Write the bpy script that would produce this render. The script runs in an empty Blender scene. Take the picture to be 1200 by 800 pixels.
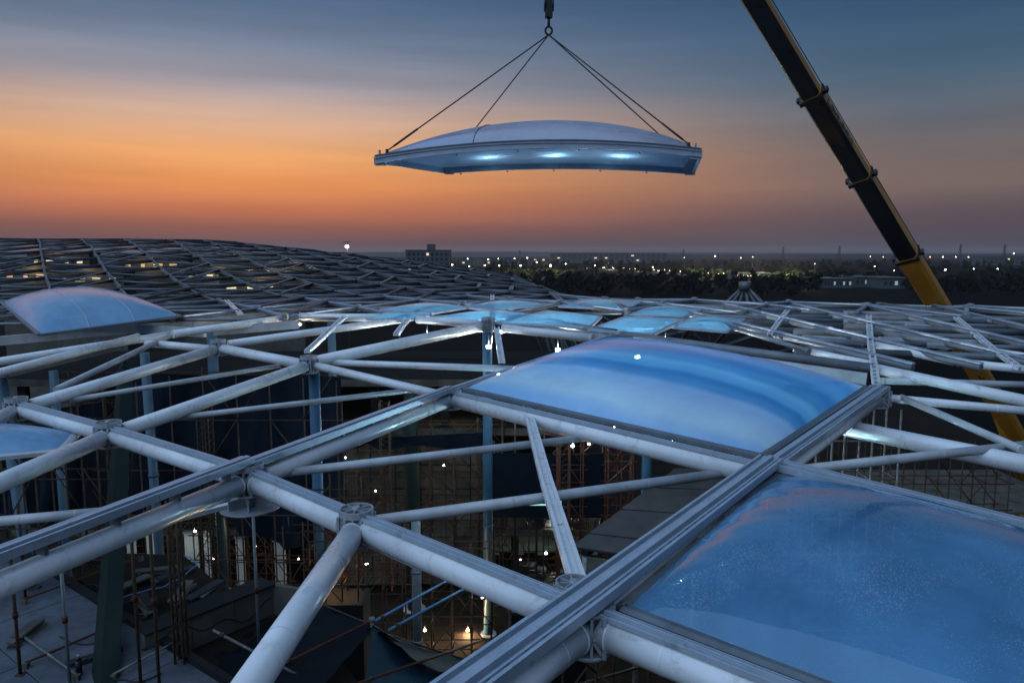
import bpy, math, random
import numpy as np
from mathutils import Vector, Matrix
random.seed(7)
R = math.radians
scn = bpy.context.scene
COL = scn.collection

# ------------------------------------------------------------------ camera
FPX, HORIZON = 850.0, 298.0           # focal length and horizon row, in photo pixels (1200x800)
CAMZ = 22.0
PITCH = math.atan((400 - HORIZON) / FPX)
cd = bpy.data.cameras.new('camera'); cam = bpy.data.objects.new('camera', cd); COL.objects.link(cam)
cam.location = (0, 0, CAMZ); cam.rotation_euler = (R(90) - PITCH, 0, 0)
cd.sensor_width = 36.0; cd.lens = FPX / 1200 * 36; cd.clip_start = 0.1; cd.clip_end = 20000
scn.camera = cam

# ------------------------------------------------------------------ world: dusk sky
def s2l(c):
    return tuple(((v/255)/12.92 if v/255 <= .04045 else (((v/255)+.055)/1.055)**2.4) for v in c)
world = bpy.data.worlds.new('World'); scn.world = world; world.use_nodes = True
nt = world.node_tree; nt.nodes.clear()
def N(t, **kw):
    n = nt.nodes.new(t)
    for k, v in kw.items(): setattr(n, k, v)
    return n
def M(op, a, b=None, c=None):
    n = N('ShaderNodeMath', operation=op)
    for i, v in enumerate((a, b, c)):
        if v is None: continue
        if isinstance(v, (int, float)): n.inputs[i].default_value = v
        else: nt.links.new(v, n.inputs[i])
    return n.outputs[0]
SUN_AZ = R(-20)                        # azimuth of the sunset, measured from straight ahead (+Y) to the right
tc = N('ShaderNodeTexCoord'); nrm = N('ShaderNodeVectorMath', operation='NORMALIZE')
nt.links.new(tc.outputs['Generated'], nrm.inputs[0])
sep = N('ShaderNodeSeparateXYZ'); nt.links.new(nrm.outputs[0], sep.inputs[0])
elev = M('MULTIPLY', M('ARCSINE', sep.outputs[2]), 2/math.pi)
t_el = M('SQRT', M('MAXIMUM', elev, 0.0))
hor = M('SQRT', M('MAXIMUM', M('SUBTRACT', 1.0, M('MULTIPLY', sep.outputs[2], sep.outputs[2])), 1e-5))
dot = M('DIVIDE', M('ADD', M('MULTIPLY', sep.outputs[0], math.sin(SUN_AZ)), M('MULTIPLY', sep.outputs[1], math.cos(SUN_AZ))), hor)
warm_f = M('POWER', M('MAXIMUM', M('MULTIPLY', M('SUBTRACT', dot, .6), 2.5), 0.0), 2.5)
def el_of(y): return math.degrees(math.atan((HORIZON - y)/FPX))
def ramp(stops):
    n = N('ShaderNodeValToRGB'); cr = n.color_ramp
    while len(cr.elements) > 1: cr.elements.remove(cr.elements[-1])
    for i, (deg, c) in enumerate(stops):
        pos = math.sqrt(max(deg, 0)/90)
        e = cr.elements[0] if i == 0 else cr.elements.new(pos)
        e.position = pos; e.color = (*s2l(c), 1)
    nt.links.new(t_el, n.inputs[0]); return n.outputs[0]
warm = ramp([(0, (92, 74, 78)), (el_of(284), (108, 78, 76)), (el_of(268), (148, 92, 76)), (el_of(245), (202, 120, 80)), (el_of(220), (238, 152, 88)),
             (el_of(190), (246, 174, 112)), (el_of(150), (214, 176, 152)), (el_of(115), (160, 154, 163)), (el_of(75), (120, 132, 153)),
             (el_of(35), (90, 111, 140)), (el_of(0), (71, 98, 132)), (30, (56, 88, 130)), (50, (48, 80, 126)), (90, (42, 72, 118))])
def er(y): return el_of(y)*.84
cool = ramp([(0, (68, 64, 74)), (er(285), (74, 68, 78)), (er(250), (94, 80, 86)), (er(210), (118, 101, 97)), (er(170), (112, 103, 104)),
             (er(130), (97, 104, 115)), (er(75), (72, 98, 120)), (er(0), (54, 84, 114)), (35, (46, 76, 114)), (90, (42, 72, 118))])
mx = N('ShaderNodeMixRGB'); nt.links.new(warm_f, mx.inputs[0]); nt.links.new(cool, mx.inputs[1]); nt.links.new(warm, mx.inputs[2])
# faint high streaks of dusk haze, stretched along the horizon
mp = N('ShaderNodeMapping'); mp.inputs['Scale'].default_value = (1.6, 1.6, 22)
nt.links.new(nrm.outputs[0], mp.inputs[0])
nz = N('ShaderNodeTexNoise'); nz.inputs['Scale'].default_value = 1.6; nz.inputs['Detail'].default_value = 4; nt.links.new(mp.outputs[0], nz.inputs['Vector'])
var = M('ADD', M('MULTIPLY', nz.outputs[0], .40), .80)
vm = N('ShaderNodeVectorMath', operation='SCALE'); nt.links.new(mx.outputs[0], vm.inputs[0]); nt.links.new(var, vm.inputs['Scale'])
bg = N('ShaderNodeBackground'); bg.inputs[1].default_value = 1.0; nt.links.new(vm.outputs[0], bg.inputs[0])
sky = N('ShaderNodeTexSky'); sky.sky_type = 'NISHITA'; sky.sun_disc = False
sky.sun_elevation = R(1.0); sky.sun_rotation = SUN_AZ
bg2 = N('ShaderNodeBackground'); bg2.inputs[1].default_value = .0001; nt.links.new(sky.outputs[0], bg2.inputs[0])
ad = N('ShaderNodeAddShader'); nt.links.new(bg.outputs[0], ad.inputs[0]); nt.links.new(bg2.outputs[0], ad.inputs[1])
wo = N('ShaderNodeOutputWorld'); nt.links.new(ad.outputs[0], wo.inputs[0])

# twilight: one wide soft sun lamp
sl = bpy.data.lights.new('dusk_light', 'SUN'); sl.energy = 2.7; sl.angle = R(100); sl.color = (.50, .72, 1.0)
so = bpy.data.objects.new('dusk_light', sl); COL.objects.link(so)
so.rotation_euler = Vector((-.42, -.38, .70)).to_track_quat('Z', 'Y').to_euler()
scn.view_settings.view_transform = 'Standard'; scn.view_settings.look = 'None'
scn.view_settings.exposure = 0.0; scn.view_settings.gamma = 1.0; scn.view_settings.use_curve_mapping = False
scn.cycles.max_bounces = 8; scn.cycles.transparent_max_bounces = 24; scn.cycles.sample_clamp_indirect = 4.0
scn.cycles.caustics_reflective = False; scn.cycles.caustics_refractive = False

# ------------------------------------------------------------------ pixel -> world helpers
cp, sp = math.cos(PITCH), math.sin(PITCH)
def ray(px, py):
    x, y = (px - 600)/FPX, (400 - py)/FPX
    return Vector((x, cp + y*sp, -sp + y*cp))
def P(px, py, Y):                                   # a point at ground distance Y
    d = ray(px, py); return Vector((0, 0, CAMZ)) + d*(Y/d.y)
def G(px, py, z):                                   # a point at height z
    d = ray(px, py); return Vector((0, 0, CAMZ)) + d*((z - CAMZ)/d.z)
def sst(a, b, x):
    t = min(1, max(0, (x - a)/(b - a))); return t*t*(3 - 2*t)
def zr(X, Y):                                       # height of the roof skin
    s1 = -4.7 + 1.6*sst(18, 42, Y) + .25*math.sin(X*.09 + 1) * sst(20, 40, Y)
    far = float(np.interp(X, [-90, -43, -25, -12, 0, 12, 22, 45], [2.2, 1.9, 0.1, -1.4, -3.1, -5.6, -8, -12]))
    z = s1 + (far - s1)*sst(46, 104, Y)
    z -= .010*max(0, Y - 42)**2*sst(2, 14, X)
    if Y > 108: z -= .05*(Y - 108)**2
    return CAMZ + z
def S(px, py, h=0.0):                               # a point on the roof skin (plus h)
    d = ray(px, py); o = Vector((0, 0, CAMZ)); t = 2.0
    while t < 140:
        p = o + d*t
        if p.z < zr(p.x, p.y) + h: break
        t += .1
    lo, hi = t - .1, t
    for _ in range(20):
        m = (lo + hi)/2; p = o + d*m
        if p.z < zr(p.x, p.y) + h: hi = m
        else: lo = m
    return o + d*hi

# ------------------------------------------------------------------ materials
MT = {}
def mat(name, col, rough=.5, metal=0.0, var=.12, scale=3.0, bump=0.0, bscale=30.0, col2=None, spec=.5, emis=None, estr=0.0, streak=0.0):
    m = bpy.data.materials.new(name); m.use_nodes = True
    t = m.node_tree; b = t.nodes['Principled BSDF']
    b.inputs['Roughness'].default_value = rough; b.inputs['Metallic'].default_value = metal
    b.inputs['Specular IOR Level'].default_value = spec
    co = t.nodes.new('ShaderNodeTexCoord'); src = co.outputs['Object']
    n = t.nodes.new('ShaderNodeTexNoise'); n.inputs['Scale'].default_value = scale; n.inputs['Detail'].default_value = 6; n.inputs['Roughness'].default_value = .65
    t.links.new(src, n.inputs['Vector'])
    r = t.nodes.new('ShaderNodeValToRGB'); r.color_ramp.elements[0].position = .3; r.color_ramp.elements[1].position = .72
    c2 = col2 or tuple(v*(1 - 3*var) for v in col)
    r.color_ramp.elements[0].color = (*c2, 1); r.color_ramp.elements[1].color = (*col, 1)
    t.links.new(n.outputs[0], r.inputs[0]); t.links.new(r.outputs[0], b.inputs['Base Color'])
    mr = t.nodes.new('ShaderNodeMapRange'); mr.inputs['To Min'].default_value = max(.03, rough - .12); mr.inputs['To Max'].default_value = min(1, rough + .15)
    t.links.new(n.outputs[0], mr.inputs['Value']); t.links.new(mr.outputs[0], b.inputs['Roughness'])
    if bump:
        n2 = t.nodes.new('ShaderNodeTexNoise'); n2.inputs['Scale'].default_value = bscale; n2.inputs['Detail'].default_value = 5
        t.links.new(src, n2.inputs['Vector'])
        bp = t.nodes.new('ShaderNodeBump'); bp.inputs['Strength'].default_value = bump; bp.inputs['Distance'].default_value = .03
        t.links.new(n2.outputs[0], bp.inputs['Height']); t.links.new(bp.outputs[0], b.inputs['Normal'])
    if emis:
        b.inputs['Emission Color'].default_value = (*emis, 1); b.inputs['Emission Strength'].default_value = estr
    MT[name] = m; return m
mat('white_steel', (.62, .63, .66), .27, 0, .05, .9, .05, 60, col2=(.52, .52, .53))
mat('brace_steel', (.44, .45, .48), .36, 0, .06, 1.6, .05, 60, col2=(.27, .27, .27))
mat('cast_steel', (.30, .32, .35), .5, .1, .1, 4, .2, 50)
mat('aluminium', (.40, .46, .54), .34, .25, .08, 2.5, .06, 90)
mat('dark_alu', (.16, .18, .2), .45, .4, .12, 3)
mat('gasket', (.03, .033, .036), .6, spec=0.07)
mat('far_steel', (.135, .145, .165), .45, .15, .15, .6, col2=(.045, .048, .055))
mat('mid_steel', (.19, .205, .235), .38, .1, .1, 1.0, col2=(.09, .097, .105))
mat('teal_paint', (.028, .085, .145), .4, 0, .1, 1.5, .1, 30, spec=0.25)
mat('pale_teal_paint', (.055, .105, .14), .4, 0, .08, 1.5, .1, 30, spec=0.25)
mat('olive_steel', (.010, .022, .019), .55, 0, .1, 1, spec=0.07)
mat('rust_tube', (.085, .052, .034), .7, .2, .15, 5, .2, 80, col2=(.03, .02, .015), spec=0.07)
mat('red_tube', (.085, .027, .016), .6, .1, .15, 4, .1, 80, col2=(.045, .018, .012), spec=0.07)
mat('blue_tube', (.10, .22, .38), .5, .1, .1, 4, spec=0.07)
mat('grey_tube', (.22, .22, .22), .55, .3, .15, 4, col2=(.08, .07, .06), spec=0.07)
mat('navy_net', (.0025, .008, .019), .55, 0, .15, .8, .9, 3, col2=(.0008, .003, .007), spec=0.12)
mat('tarp_blue', (.006, .032, .056), .6, 0, .12, 1.2, .35, 5, spec=0.12)
mat('tarp_black', (.005, .008, .012), .6, 0, .15, 1.2, .35, 5, spec=0.07)
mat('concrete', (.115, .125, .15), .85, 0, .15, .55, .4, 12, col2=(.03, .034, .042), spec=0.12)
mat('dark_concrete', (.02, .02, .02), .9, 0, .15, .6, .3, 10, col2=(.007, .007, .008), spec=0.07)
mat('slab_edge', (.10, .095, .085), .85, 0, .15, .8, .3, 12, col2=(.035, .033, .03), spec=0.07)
mat('beige_wall', (.12, .115, .10), .85, 0, .1, .8, .2, 10, col2=(.06, .056, .05), spec=0.07)
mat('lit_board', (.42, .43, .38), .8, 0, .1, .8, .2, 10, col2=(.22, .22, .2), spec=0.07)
mat('form_panel', (.125, .115, .095), .8, 0, .2, .9, .3, 8, col2=(.04, .036, .03), spec=0.07)
mat('soil', (.020, .014, .010), .95, 0, .15, .35, .6, 4, col2=(.006, .005, .004), spec=0.07)
mat('plank_grey', (.032, .034, .039), .7, 0, .12, 1.2, .2, 10, col2=(.016, .017, .02), spec=0.07)
mat('land', (.009, .010, .010), 1, 0, .15, .010, 0, 1, col2=(.003, .0035, .0035), spec=.02)
mat('crane_yellow', (.40, .17, .008), .38, 0, .08, 1.2, .05, 30)
mat('crane_black', (.012, .013, .016), .3, 0, .1, 2, spec=0.25)
mat('cable', (.02, .018, .016), .6, .4)
mat('sling', (.028, .02, .016), .8)
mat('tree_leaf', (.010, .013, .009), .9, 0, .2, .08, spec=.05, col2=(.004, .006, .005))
mat('lit_leaf', (.07, .085, .03), .9, 0, .2, .3, spec=.1, col2=(.03, .04, .015))  # brighter copy of the leaf colour with lamplight put into it
mat('bark', (.03, .025, .02), .9)
mat('city_wall', (.10, .10, .105), .9, 0, .1, .05, spec=0.07)
mat('shed_wall', (.085, .095, .11), .8, 0, .1, .03, spec=0.07)
mat('hill', (.016, .017, .021), 1, 0, .2, .004, spec=0.07)
mat('lamp_post', (.08, .08, .085), .6)
def scuff(name, dark, th0, th1, sc):
    m = MT[name]; t = m.node_tree; b = t.nodes['Principled BSDF']; src = b.inputs['Base Color'].links[0].from_socket
    co = t.nodes.new('ShaderNodeTexCoord'); n1 = t.nodes.new('ShaderNodeTexNoise'); n1.inputs['Scale'].default_value = sc; n1.inputs['Detail'].default_value = 9; n1.inputs['Roughness'].default_value = .72; n1.inputs['Distortion'].default_value = .6
    t.links.new(co.outputs['Object'], n1.inputs['Vector']); mr = t.nodes.new('ShaderNodeMapRange'); mr.inputs['From Min'].default_value = th0; mr.inputs['From Max'].default_value = th1; t.links.new(n1.outputs[0], mr.inputs['Value'])
    mx_ = t.nodes.new('ShaderNodeMixRGB'); mx_.inputs[2].default_value = (*dark, 1); t.links.new(mr.outputs[0], mx_.inputs[0]); t.links.new(src, mx_.inputs[1]); t.links.new(mx_.outputs[0], b.inputs['Base Color'])
scuff('white_steel', (.27, .26, .25), .55, .78, 2.6); scuff('brace_steel', (.2, .19, .18), .58, .8, 3.2); scuff('aluminium', (.14, .15, .16), .56, .75, 5); scuff('concrete', (.04, .045, .055), .54, .75, 1.2); scuff('crane_yellow', (.12, .07, .02), .6, .8, 1.5)
def glow(name, col, s): mat(name, (.3, .3, .3), .5, emis=col, estr=s)
glow('lamp_warm', (1, .86, .5), 18); glow('lamp_white', (.92, .97, 1), 22); glow('lamp_orange', (1, .42, .1), 14); glow('lamp_green', (.9, 1, .72), 14)
glow('window_lit', (1, .82, .45), .9); glow('window_cool', (.75, .95, .8), .3); glow('road_lit', (1, .86, .6), 3.2); glow('sign_lit', (.35, .85, .82), .9)
glow('window_orange', (1, .50, .16), .55)

def film(name, tint, milk, milk_fac, rough=.06, strips=True, drops=False, stripcol=None, seed=0.0, gloss=1.35, trans=.4, refl=.6, lo=.8):
    m = bpy.data.materials.new(name); m.use_nodes = True; t = m.node_tree; t.nodes.clear()
    L = t.links.new
    def nn(k, **kw):
        n = t.nodes.new(k)
        for a, b in kw.items(): setattr(n, a, b)
        return n
    out = nn('ShaderNodeOutputMaterial')
    tr = nn('ShaderNodeBsdfTransparent'); tr.inputs[0].default_value = (*tint, 1)
    df = nn('ShaderNodeBsdfDiffuse'); tl = nn('ShaderNodeBsdfTranslucent')
    uv = nn('ShaderNodeTexCoord'); sx = nn('ShaderNodeSeparateXYZ'); L(uv.outputs['UV'], sx.inputs[0])
    cr = nn('ShaderNodeValToRGB'); e = cr.color_ramp; e.interpolation = 'EASE'
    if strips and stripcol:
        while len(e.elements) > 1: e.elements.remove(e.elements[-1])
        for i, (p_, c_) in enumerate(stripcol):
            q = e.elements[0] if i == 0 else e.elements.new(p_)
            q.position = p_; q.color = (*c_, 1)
    else:
        e.elements[0].color = (*milk, 1); e.elements[1].color = (*milk, 1)
    ns = nn('ShaderNodeTexNoise'); ns.inputs['Scale'].default_value = 2.2; ns.inputs['Detail'].default_value = 3; L(uv.outputs['UV'], ns.inputs['Vector'])
    ma = nn('ShaderNodeMath', operation='MULTIPLY_ADD'); ma.inputs[1].default_value = .10; L(ns.outputs[0], ma.inputs[0]); L(sx.outputs[1], ma.inputs[2])
    mb = nn('ShaderNodeMath', operation='SUBTRACT'); mb.inputs[1].default_value = .05; L(ma.outputs[0], mb.inputs[0]); L(mb.outputs[0], cr.inputs[0])
    L(cr.outputs[0], df.inputs[0]); L(cr.outputs[0], tl.inputs[0])
    a0 = nn('ShaderNodeMixShader'); a0.inputs[0].default_value = trans; L(df.outputs[0], a0.inputs[1]); L(tl.outputs[0], a0.inputs[2])
    # milkiness varies with grime and the printed dots
    n3 = nn('ShaderNodeTexNoise'); n3.inputs['Scale'].default_value = 3.0 + seed; n3.inputs['Detail'].default_value = 8; n3.inputs['Roughness'].default_value = .6; L(uv.outputs['UV'], n3.inputs['Vector'])
    mr = nn('ShaderNodeMapRange'); mr.inputs['From Min'].default_value = .3; mr.inputs['From Max'].default_value = .7
    mr.inputs['To Min'].default_value = milk_fac*lo; mr.inputs['To Max'].default_value = min(1, milk_fac*1.2); L(n3.outputs[0], mr.inputs[0])
    a1 = nn('ShaderNodeMixShader'); L(mr.outputs[0], a1.inputs[0]); L(tr.outputs[0], a1.inputs[1]); L(a0.outputs[0], a1.inputs[2])
    gl = nn('ShaderNodeBsdfGlossy'); gl.inputs['Roughness'].default_value = rough; gl.inputs[0].default_value = (.95, .97, 1, 1)
    fr = nn('ShaderNodeFresnel'); fr.inputs[0].default_value = gloss
    fm_ = nn('ShaderNodeMath', operation='MULTIPLY'); fm_.inputs[1].default_value = refl; L(fr.outputs[0], fm_.inputs[0])
    a2 = nn('ShaderNodeMixShader'); L(fm_.outputs[0], a2.inputs[0]); L(a1.outputs[0], a2.inputs[1]); L(gl.outputs[0], a2.inputs[2])
    bp = nn('ShaderNodeBump'); bp.inputs['Strength'].default_value = .11; bp.inputs['Distance'].default_value = .02
    w = nn('ShaderNodeTexNoise'); w.inputs['Scale'].default_value = 7; w.inputs['Detail'].default_value = 2; L(uv.outputs['UV'], w.inputs['Vector'])
    def mth(op, a, b=None, c=None):
        q = nn('ShaderNodeMath', operation=op)
        for i, x in enumerate((a, b, c)):
            if x is None: continue
            if isinstance(x, (int, float)): q.inputs[i].default_value = x
            else: L(x, q.inputs[i])
        return q.outputs[0]
    def edge(c):                                                # 1 at the clamped edges, 0 inside
        e_ = mth('MINIMUM', c, mth('SUBTRACT', 1.0, c)); return mth('POWER', mth('MAXIMUM', mth('SUBTRACT', 1.0, mth('MULTIPLY', e_, 9.0)), 0.0), 1.5)
    wob = mth('MULTIPLY', ns.outputs[0], 9.0)
    puck = mth('ADD', mth('MULTIPLY', edge(sx.outputs[0]), mth('SINE', mth('MULTIPLY_ADD', sx.outputs[1], 150.0, wob))), mth('MULTIPLY', edge(sx.outputs[1]), mth('SINE', mth('MULTIPLY_ADD', sx.outputs[0], 150.0, wob))))
    L(mth('ADD', w.outputs[0], mth('MULTIPLY', puck, .45)), bp.inputs['Height'])
    if drops:
        v = nn('ShaderNodeTexVoronoi'); v.inputs['Scale'].default_value = 34; v.inputs['Randomness'].default_value = 1.0; L(uv.outputs['Object'], v.inputs['Vector'])
        s_ = nn('ShaderNodeMapRange'); s_.inputs['From Min'].default_value = .27; s_.inputs['From Max'].default_value = .10; L(v.outputs['Distance'], s_.inputs[0])
        dm = nn('ShaderNodeTexNoise'); dm.inputs['Scale'].default_value = 1.1; dm.inputs['Detail'].default_value = 3; L(uv.outputs['Object'], dm.inputs['Vector'])
        dr = nn('ShaderNodeMapRange'); dr.inputs['From Min'].default_value = .40; dr.inputs['From Max'].default_value = .66; L(dm.outputs[0], dr.inputs[0])
        mm = nn('ShaderNodeMath', operation='MULTIPLY'); L(s_.outputs[0], mm.inputs[0]); L(dr.outputs[0], mm.inputs[1])
        b2 = nn('ShaderNodeBump'); b2.inputs['Strength'].default_value = .9; b2.inputs['Distance'].default_value = .012
        wd = nn('ShaderNodeBsdfDiffuse'); wd.inputs[0].default_value = (.72, .82, .92, 1)  # white sparkle of the droplets put into the colour as pale dots
        th = nn('ShaderNodeMath', operation='MULTIPLY'); th.inputs[1].default_value = .34; L(mm.outputs[0], th.inputs[0])
        a3 = nn('ShaderNodeMixShader'); L(th.outputs[0], a3.inputs[0]); L(a2.outputs[0], a3.inputs[1]); L(wd.outputs[0], a3.inputs[2]); a2 = a3
        L(mm.outputs[0], b2.inputs['Height']); L(bp.outputs[0], b2.inputs['Normal']); bp = b2
    L(bp.outputs[0], gl.inputs['Normal']); L(bp.outputs[0], fr.inputs['Normal'])
    L(a2.outputs[0], out.inputs[0]); MT[name] = m; return m
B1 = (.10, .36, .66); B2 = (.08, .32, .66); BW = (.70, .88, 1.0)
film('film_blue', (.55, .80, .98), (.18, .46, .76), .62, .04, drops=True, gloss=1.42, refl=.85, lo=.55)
film('film_banded', (.5, .75, .95), BW, .86, .07, gloss=1.26, refl=.7, trans=.45, stripcol=[(0, (.36, .58, .88)), (.07, BW), (.22, (.50, .70, .97)), (.27, (.14, .42, .76)), (.33, B2), (.38, (.20, .56, .90)), (.44, (.30, .66, .95)), (.50, (.12, .42, .76)), (.60, B2), (.72, (.18, .48, .84)), (.85, (.14, .40, .76)), (1, BW)])  # bands put sky reflection and glow into the film colour
film('film_pale', (.6, .8, .95), (.33, .56, .80), .80, .10, gloss=1.2, refl=.5, lo=.7)
film('film_cyan', (.5, .8, 1), (.40, .70, .86), .88, .15, trans=.7, gloss=1.2)
film('film_clear', (.80, .86, .96), (.66, .62, .76), .36, .08, gloss=1.4, refl=.9)
film('film_under', (.6, .85, 1), (.45, .72, .95), .85, .15, trans=.5, gloss=1.03)
film('film_inner', (.65, .85, .97), (.22, .42, .62), .35, .12)

# ------------------------------------------------------------------ mesh builder
class MB:
    def __init__(s): s.v = []; s.f = []; s.sm = []
    def add(s, vs, fs, smooth=False):
        o = len(s.v); s.v += [Vector(v) for v in vs]
        for f in fs: s.f.append([i + o for i in f]); s.sm.append(smooth)
        return s
    def box(s, c, size, ax=None, rz=0.0):
        c = Vector(c); hx, hy, hz = size[0]/2, size[1]/2, size[2]/2
        if ax is None: ax = (Vector((math.cos(rz), math.sin(rz), 0)), Vector((-math.sin(rz), math.cos(rz), 0)), Vector((0, 0, 1)))
        vs = [c + ax[0]*x*hx + ax[1]*y*hy + ax[2]*z*hz for x in (-1, 1) for y in (-1, 1) for z in (-1, 1)]
        return s.add(vs, [(0, 1, 3, 2), (4, 6, 7, 5), (0, 4, 5, 1), (2, 3, 7, 6), (0, 2, 6, 4), (1, 5, 7, 3)])
    def tube(s, p0, p1, r, n=12, r1=None, caps=True):
        p0, p1 = Vector(p0), Vector(p1); d = (p1 - p0).normalized()
        u = d.orthogonal().normalized(); w = d.cross(u); r1 = r if r1 is None else r1
        vs = [p + (u*math.cos(2*math.pi*i/n) + w*math.sin(2*math.pi*i/n))*q for p, q in ((p0, r), (p1, r1)) for i in range(n)]
        s.add(vs, [(i, (i+1) % n, n + (i+1) % n, n + i) for i in range(n)], True)
        if caps:
            o = len(s.v) - 2*n
            s.f.append([o + i for i in range(n)][::-1]); s.f.append([o + n + i for i in range(n)]); s.sm += [False, False]
        return s
    def path(s, pts, r, n=6):
        for a, b in zip(pts[:-1], pts[1:]): s.tube(a, b, r, n, caps=False)
        return s
    def prism(s, prof, p0, p1, up=Vector((0, 0, 1)), caps=True):
        p0, p1 = Vector(p0), Vector(p1); d = (p1 - p0).normalized(); x = d.cross(up).normalized(); z = x.cross(d).normalized(); n = len(prof)
        vs = [p + x*a + z*b for p in (p0, p1) for a, b in prof]
        fs = [(i, (i+1) % n, n + (i+1) % n, n + i) for i in range(n)]
        if caps: fs += [tuple(range(n))[::-1], tuple(range(n, 2*n))]
        return s.add(vs, fs)
    def quad(s, a, b, c, d): return s.add([a, b, c, d], [(0, 1, 2, 3)])
    def plate(s, pts, th):                                       # polygon given thickness downwards
        n = len(pts); lo = [Vector(p) - Vector((0, 0, th)) for p in pts]
        return s.add(list(pts) + lo, [tuple(range(n)), tuple(range(2*n - 1, n - 1, -1))] + [(i, n + i, n + (i+1) % n, (i+1) % n) for i in range(n)])
    def mesh(s, name, m, off=Vector((0, 0, 0))):
        me = bpy.data.meshes.new(name); me.from_pydata([v - off for v in s.v], [], s.f); me.update()
        me.polygons.foreach_set('use_smooth', s.sm); me.materials.append(MT[m] if isinstance(m, str) else m); return me
    def build(s, name, m, parent=None, at=None):
        if at is None: at = wloc(parent) if parent else Vector((0, 0, 0))
        return put(name, s.mesh(name, m, at), parent, at)
def wloc(o):
    l = Vector((0, 0, 0))
    while o: l = l + o.location; o = o.parent
    return l
def put(name, me, parent, at):
    o = bpy.data.objects.new(name, me); COL.objects.link(o); o.parent = parent
    o.location = Vector(at) - (wloc(parent) if parent else Vector((0, 0, 0))); return o
def thing(name, loc, label, cat, group=None):
    o = bpy.data.objects.new(name, None); COL.objects.link(o); o.location = loc; o.empty_display_size = .3
    return tag(o, label, cat, group)
def tag(o, label, cat, group=None):
    o['label'] = label; o['category'] = cat; o['kind'] = 'thing'
    if group: o['group'] = group
    return o
def kind(o, k): o['kind'] = k; return o
UP = Vector((0, 0, 1))
RAIL = [(-.17, 0), (.17, 0), (.17, .07), (.135, .07), (.135, .035), (.03, .035), (.03, .10), (-.03, .10), (-.03, .035), (-.135, .035), (-.135, .07), (-.17, .07)]
RAIL = [(a*.62, b*.9) for a, b in RAIL]
def wide_prof(w, h=.09):                                        # a pair of channels side by side
    return [(-w, -.05), (w, -.05), (w, h), (w-.05, h), (w-.05, .02), (w*.55, .02), (w*.55, h*.7), (w*.42, h*.7), (w*.42, .02), (.05, .02), (.05, h*1.25), (-.05, h*1.25), (-.05, .02),
            (-w*.42, .02), (-w*.42, h*.7), (-w*.55, h*.7), (-w*.55, .02), (-w+.05, .02), (-w+.05, h), (-w, h)]

# ------------------------------------------------------------------ ground and land
g = MB(); g.quad((-6000, -300, -.02), (6000, -300, -.02), (6000, 9000, -.02), (-6000, 9000, -.02)); kind(g.build('ground', 'land'), 'structure')
g = MB(); g.quad((-80, 2, 0), (60, 2, 0), (60, 120, 0), (-80, 120, 0)); kind(g.build('site_ground', 'soil'), 'structure')
def ridge(name, Y, x0, x1, base, amp, seed, m, n=160, depth=300):
    rnd = random.Random(seed); k = MB(); ph = [rnd.uniform(0, 6) for _ in range(6)]
    vs = []; fs = []
    for i in range(n + 1):
        t = i/n; x = x0 + (x1 - x0)*t
        h = base + amp*sum(math.sin(t*(3 + 5.3*j) + ph[j])/(1 + j) for j in range(6)) + rnd.uniform(0, amp*.25)
        h = max(.5, h * min(1, t*14 + .15, (1 - t)*14 + .15))
        vs += [(x, Y - depth, 0), (x, Y, h), (x, Y + depth, 0)]
    for i in range(n):
        a = i*3; fs += [(a, a+3, a+4, a+1), (a+1, a+4, a+5, a+2)]
    k.add(vs, fs, False); return kind(k.build(name, m), 'structure')
ridge('far_hills', 7500, -6000, 6500, 40, 7, 3, 'hill', depth=700)
ridge('hills', 4300, 300, 4200, 24, 4, 5, 'hill', depth=400)
# ------------------------------------------------------------------ the lattice roof
roof = thing('grid_shell', (0, 20, 0), 'white steel lattice roof of crossing tubes and node hubs over the building site', 'roof')
def pipe(a, b, r, m='white_steel', rail=None, rail_h=None, n=16, name='pipe', trim=.0):
    a, b = Vector(a), Vector(b); d = (b - a); L = d.length; d.normalize()
    a2, b2 = a + d*trim, b - d*trim
    k = MB(); k.tube(a2, b2, r, n)
    if trim:                                                    # welded end collars
        k.tube(a2 + d*.10, a2 + d*.13, r*1.035, n); k.tube(b2 - d*.13, b2 - d*.10, r*1.035, n)
        for w_ in (.34, .7): k.tube(a + d*L*w_, a + d*(L*w_ + .02), r*1.012, n, caps=False)
    o = k.build(name, m, roof, at=a)
    if rail:
        side = d.cross(UP).normalized(); up = side.cross(d)
        h = r*1.0 if rail_h is None else rail_h
        if rail == 'rail':
            MB().prism(RAIL, a2 + up*h, b2 + up*h).build('rail', 'aluminium', o)
        elif rail in ('wide', 'slim'):
            MB().prism(wide_prof(.25 if rail == 'wide' else .17), a + up*h, b + up*h).build('rail', 'aluminium', o)
            m_ = max(2, int(L/1.1)); hb = max(.02, h - .05 - r)
            for i in range(m_):
                c = a + d*(L*(i + .5)/m_); MB().box(c + up*(r + hb/2), (.06, .2, hb), (d, side, up)).build('rail_bracket', 'dark_alu', o)
            bt = MB(); m_ = int(L/.32)
            for i in range(m_):
                for sgn in ((-.14, .14) if rail == 'wide' else (-.1, .1)):
                    c = a + d*(L*(i + .5)/m_) + side*sgn + up*(h + .033); bt.box(c, (.045, .03, .026), (d, side, up))
            kind(bt.build('bolt_row', 'dark_alu', o), 'stuff')
    return o
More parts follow.
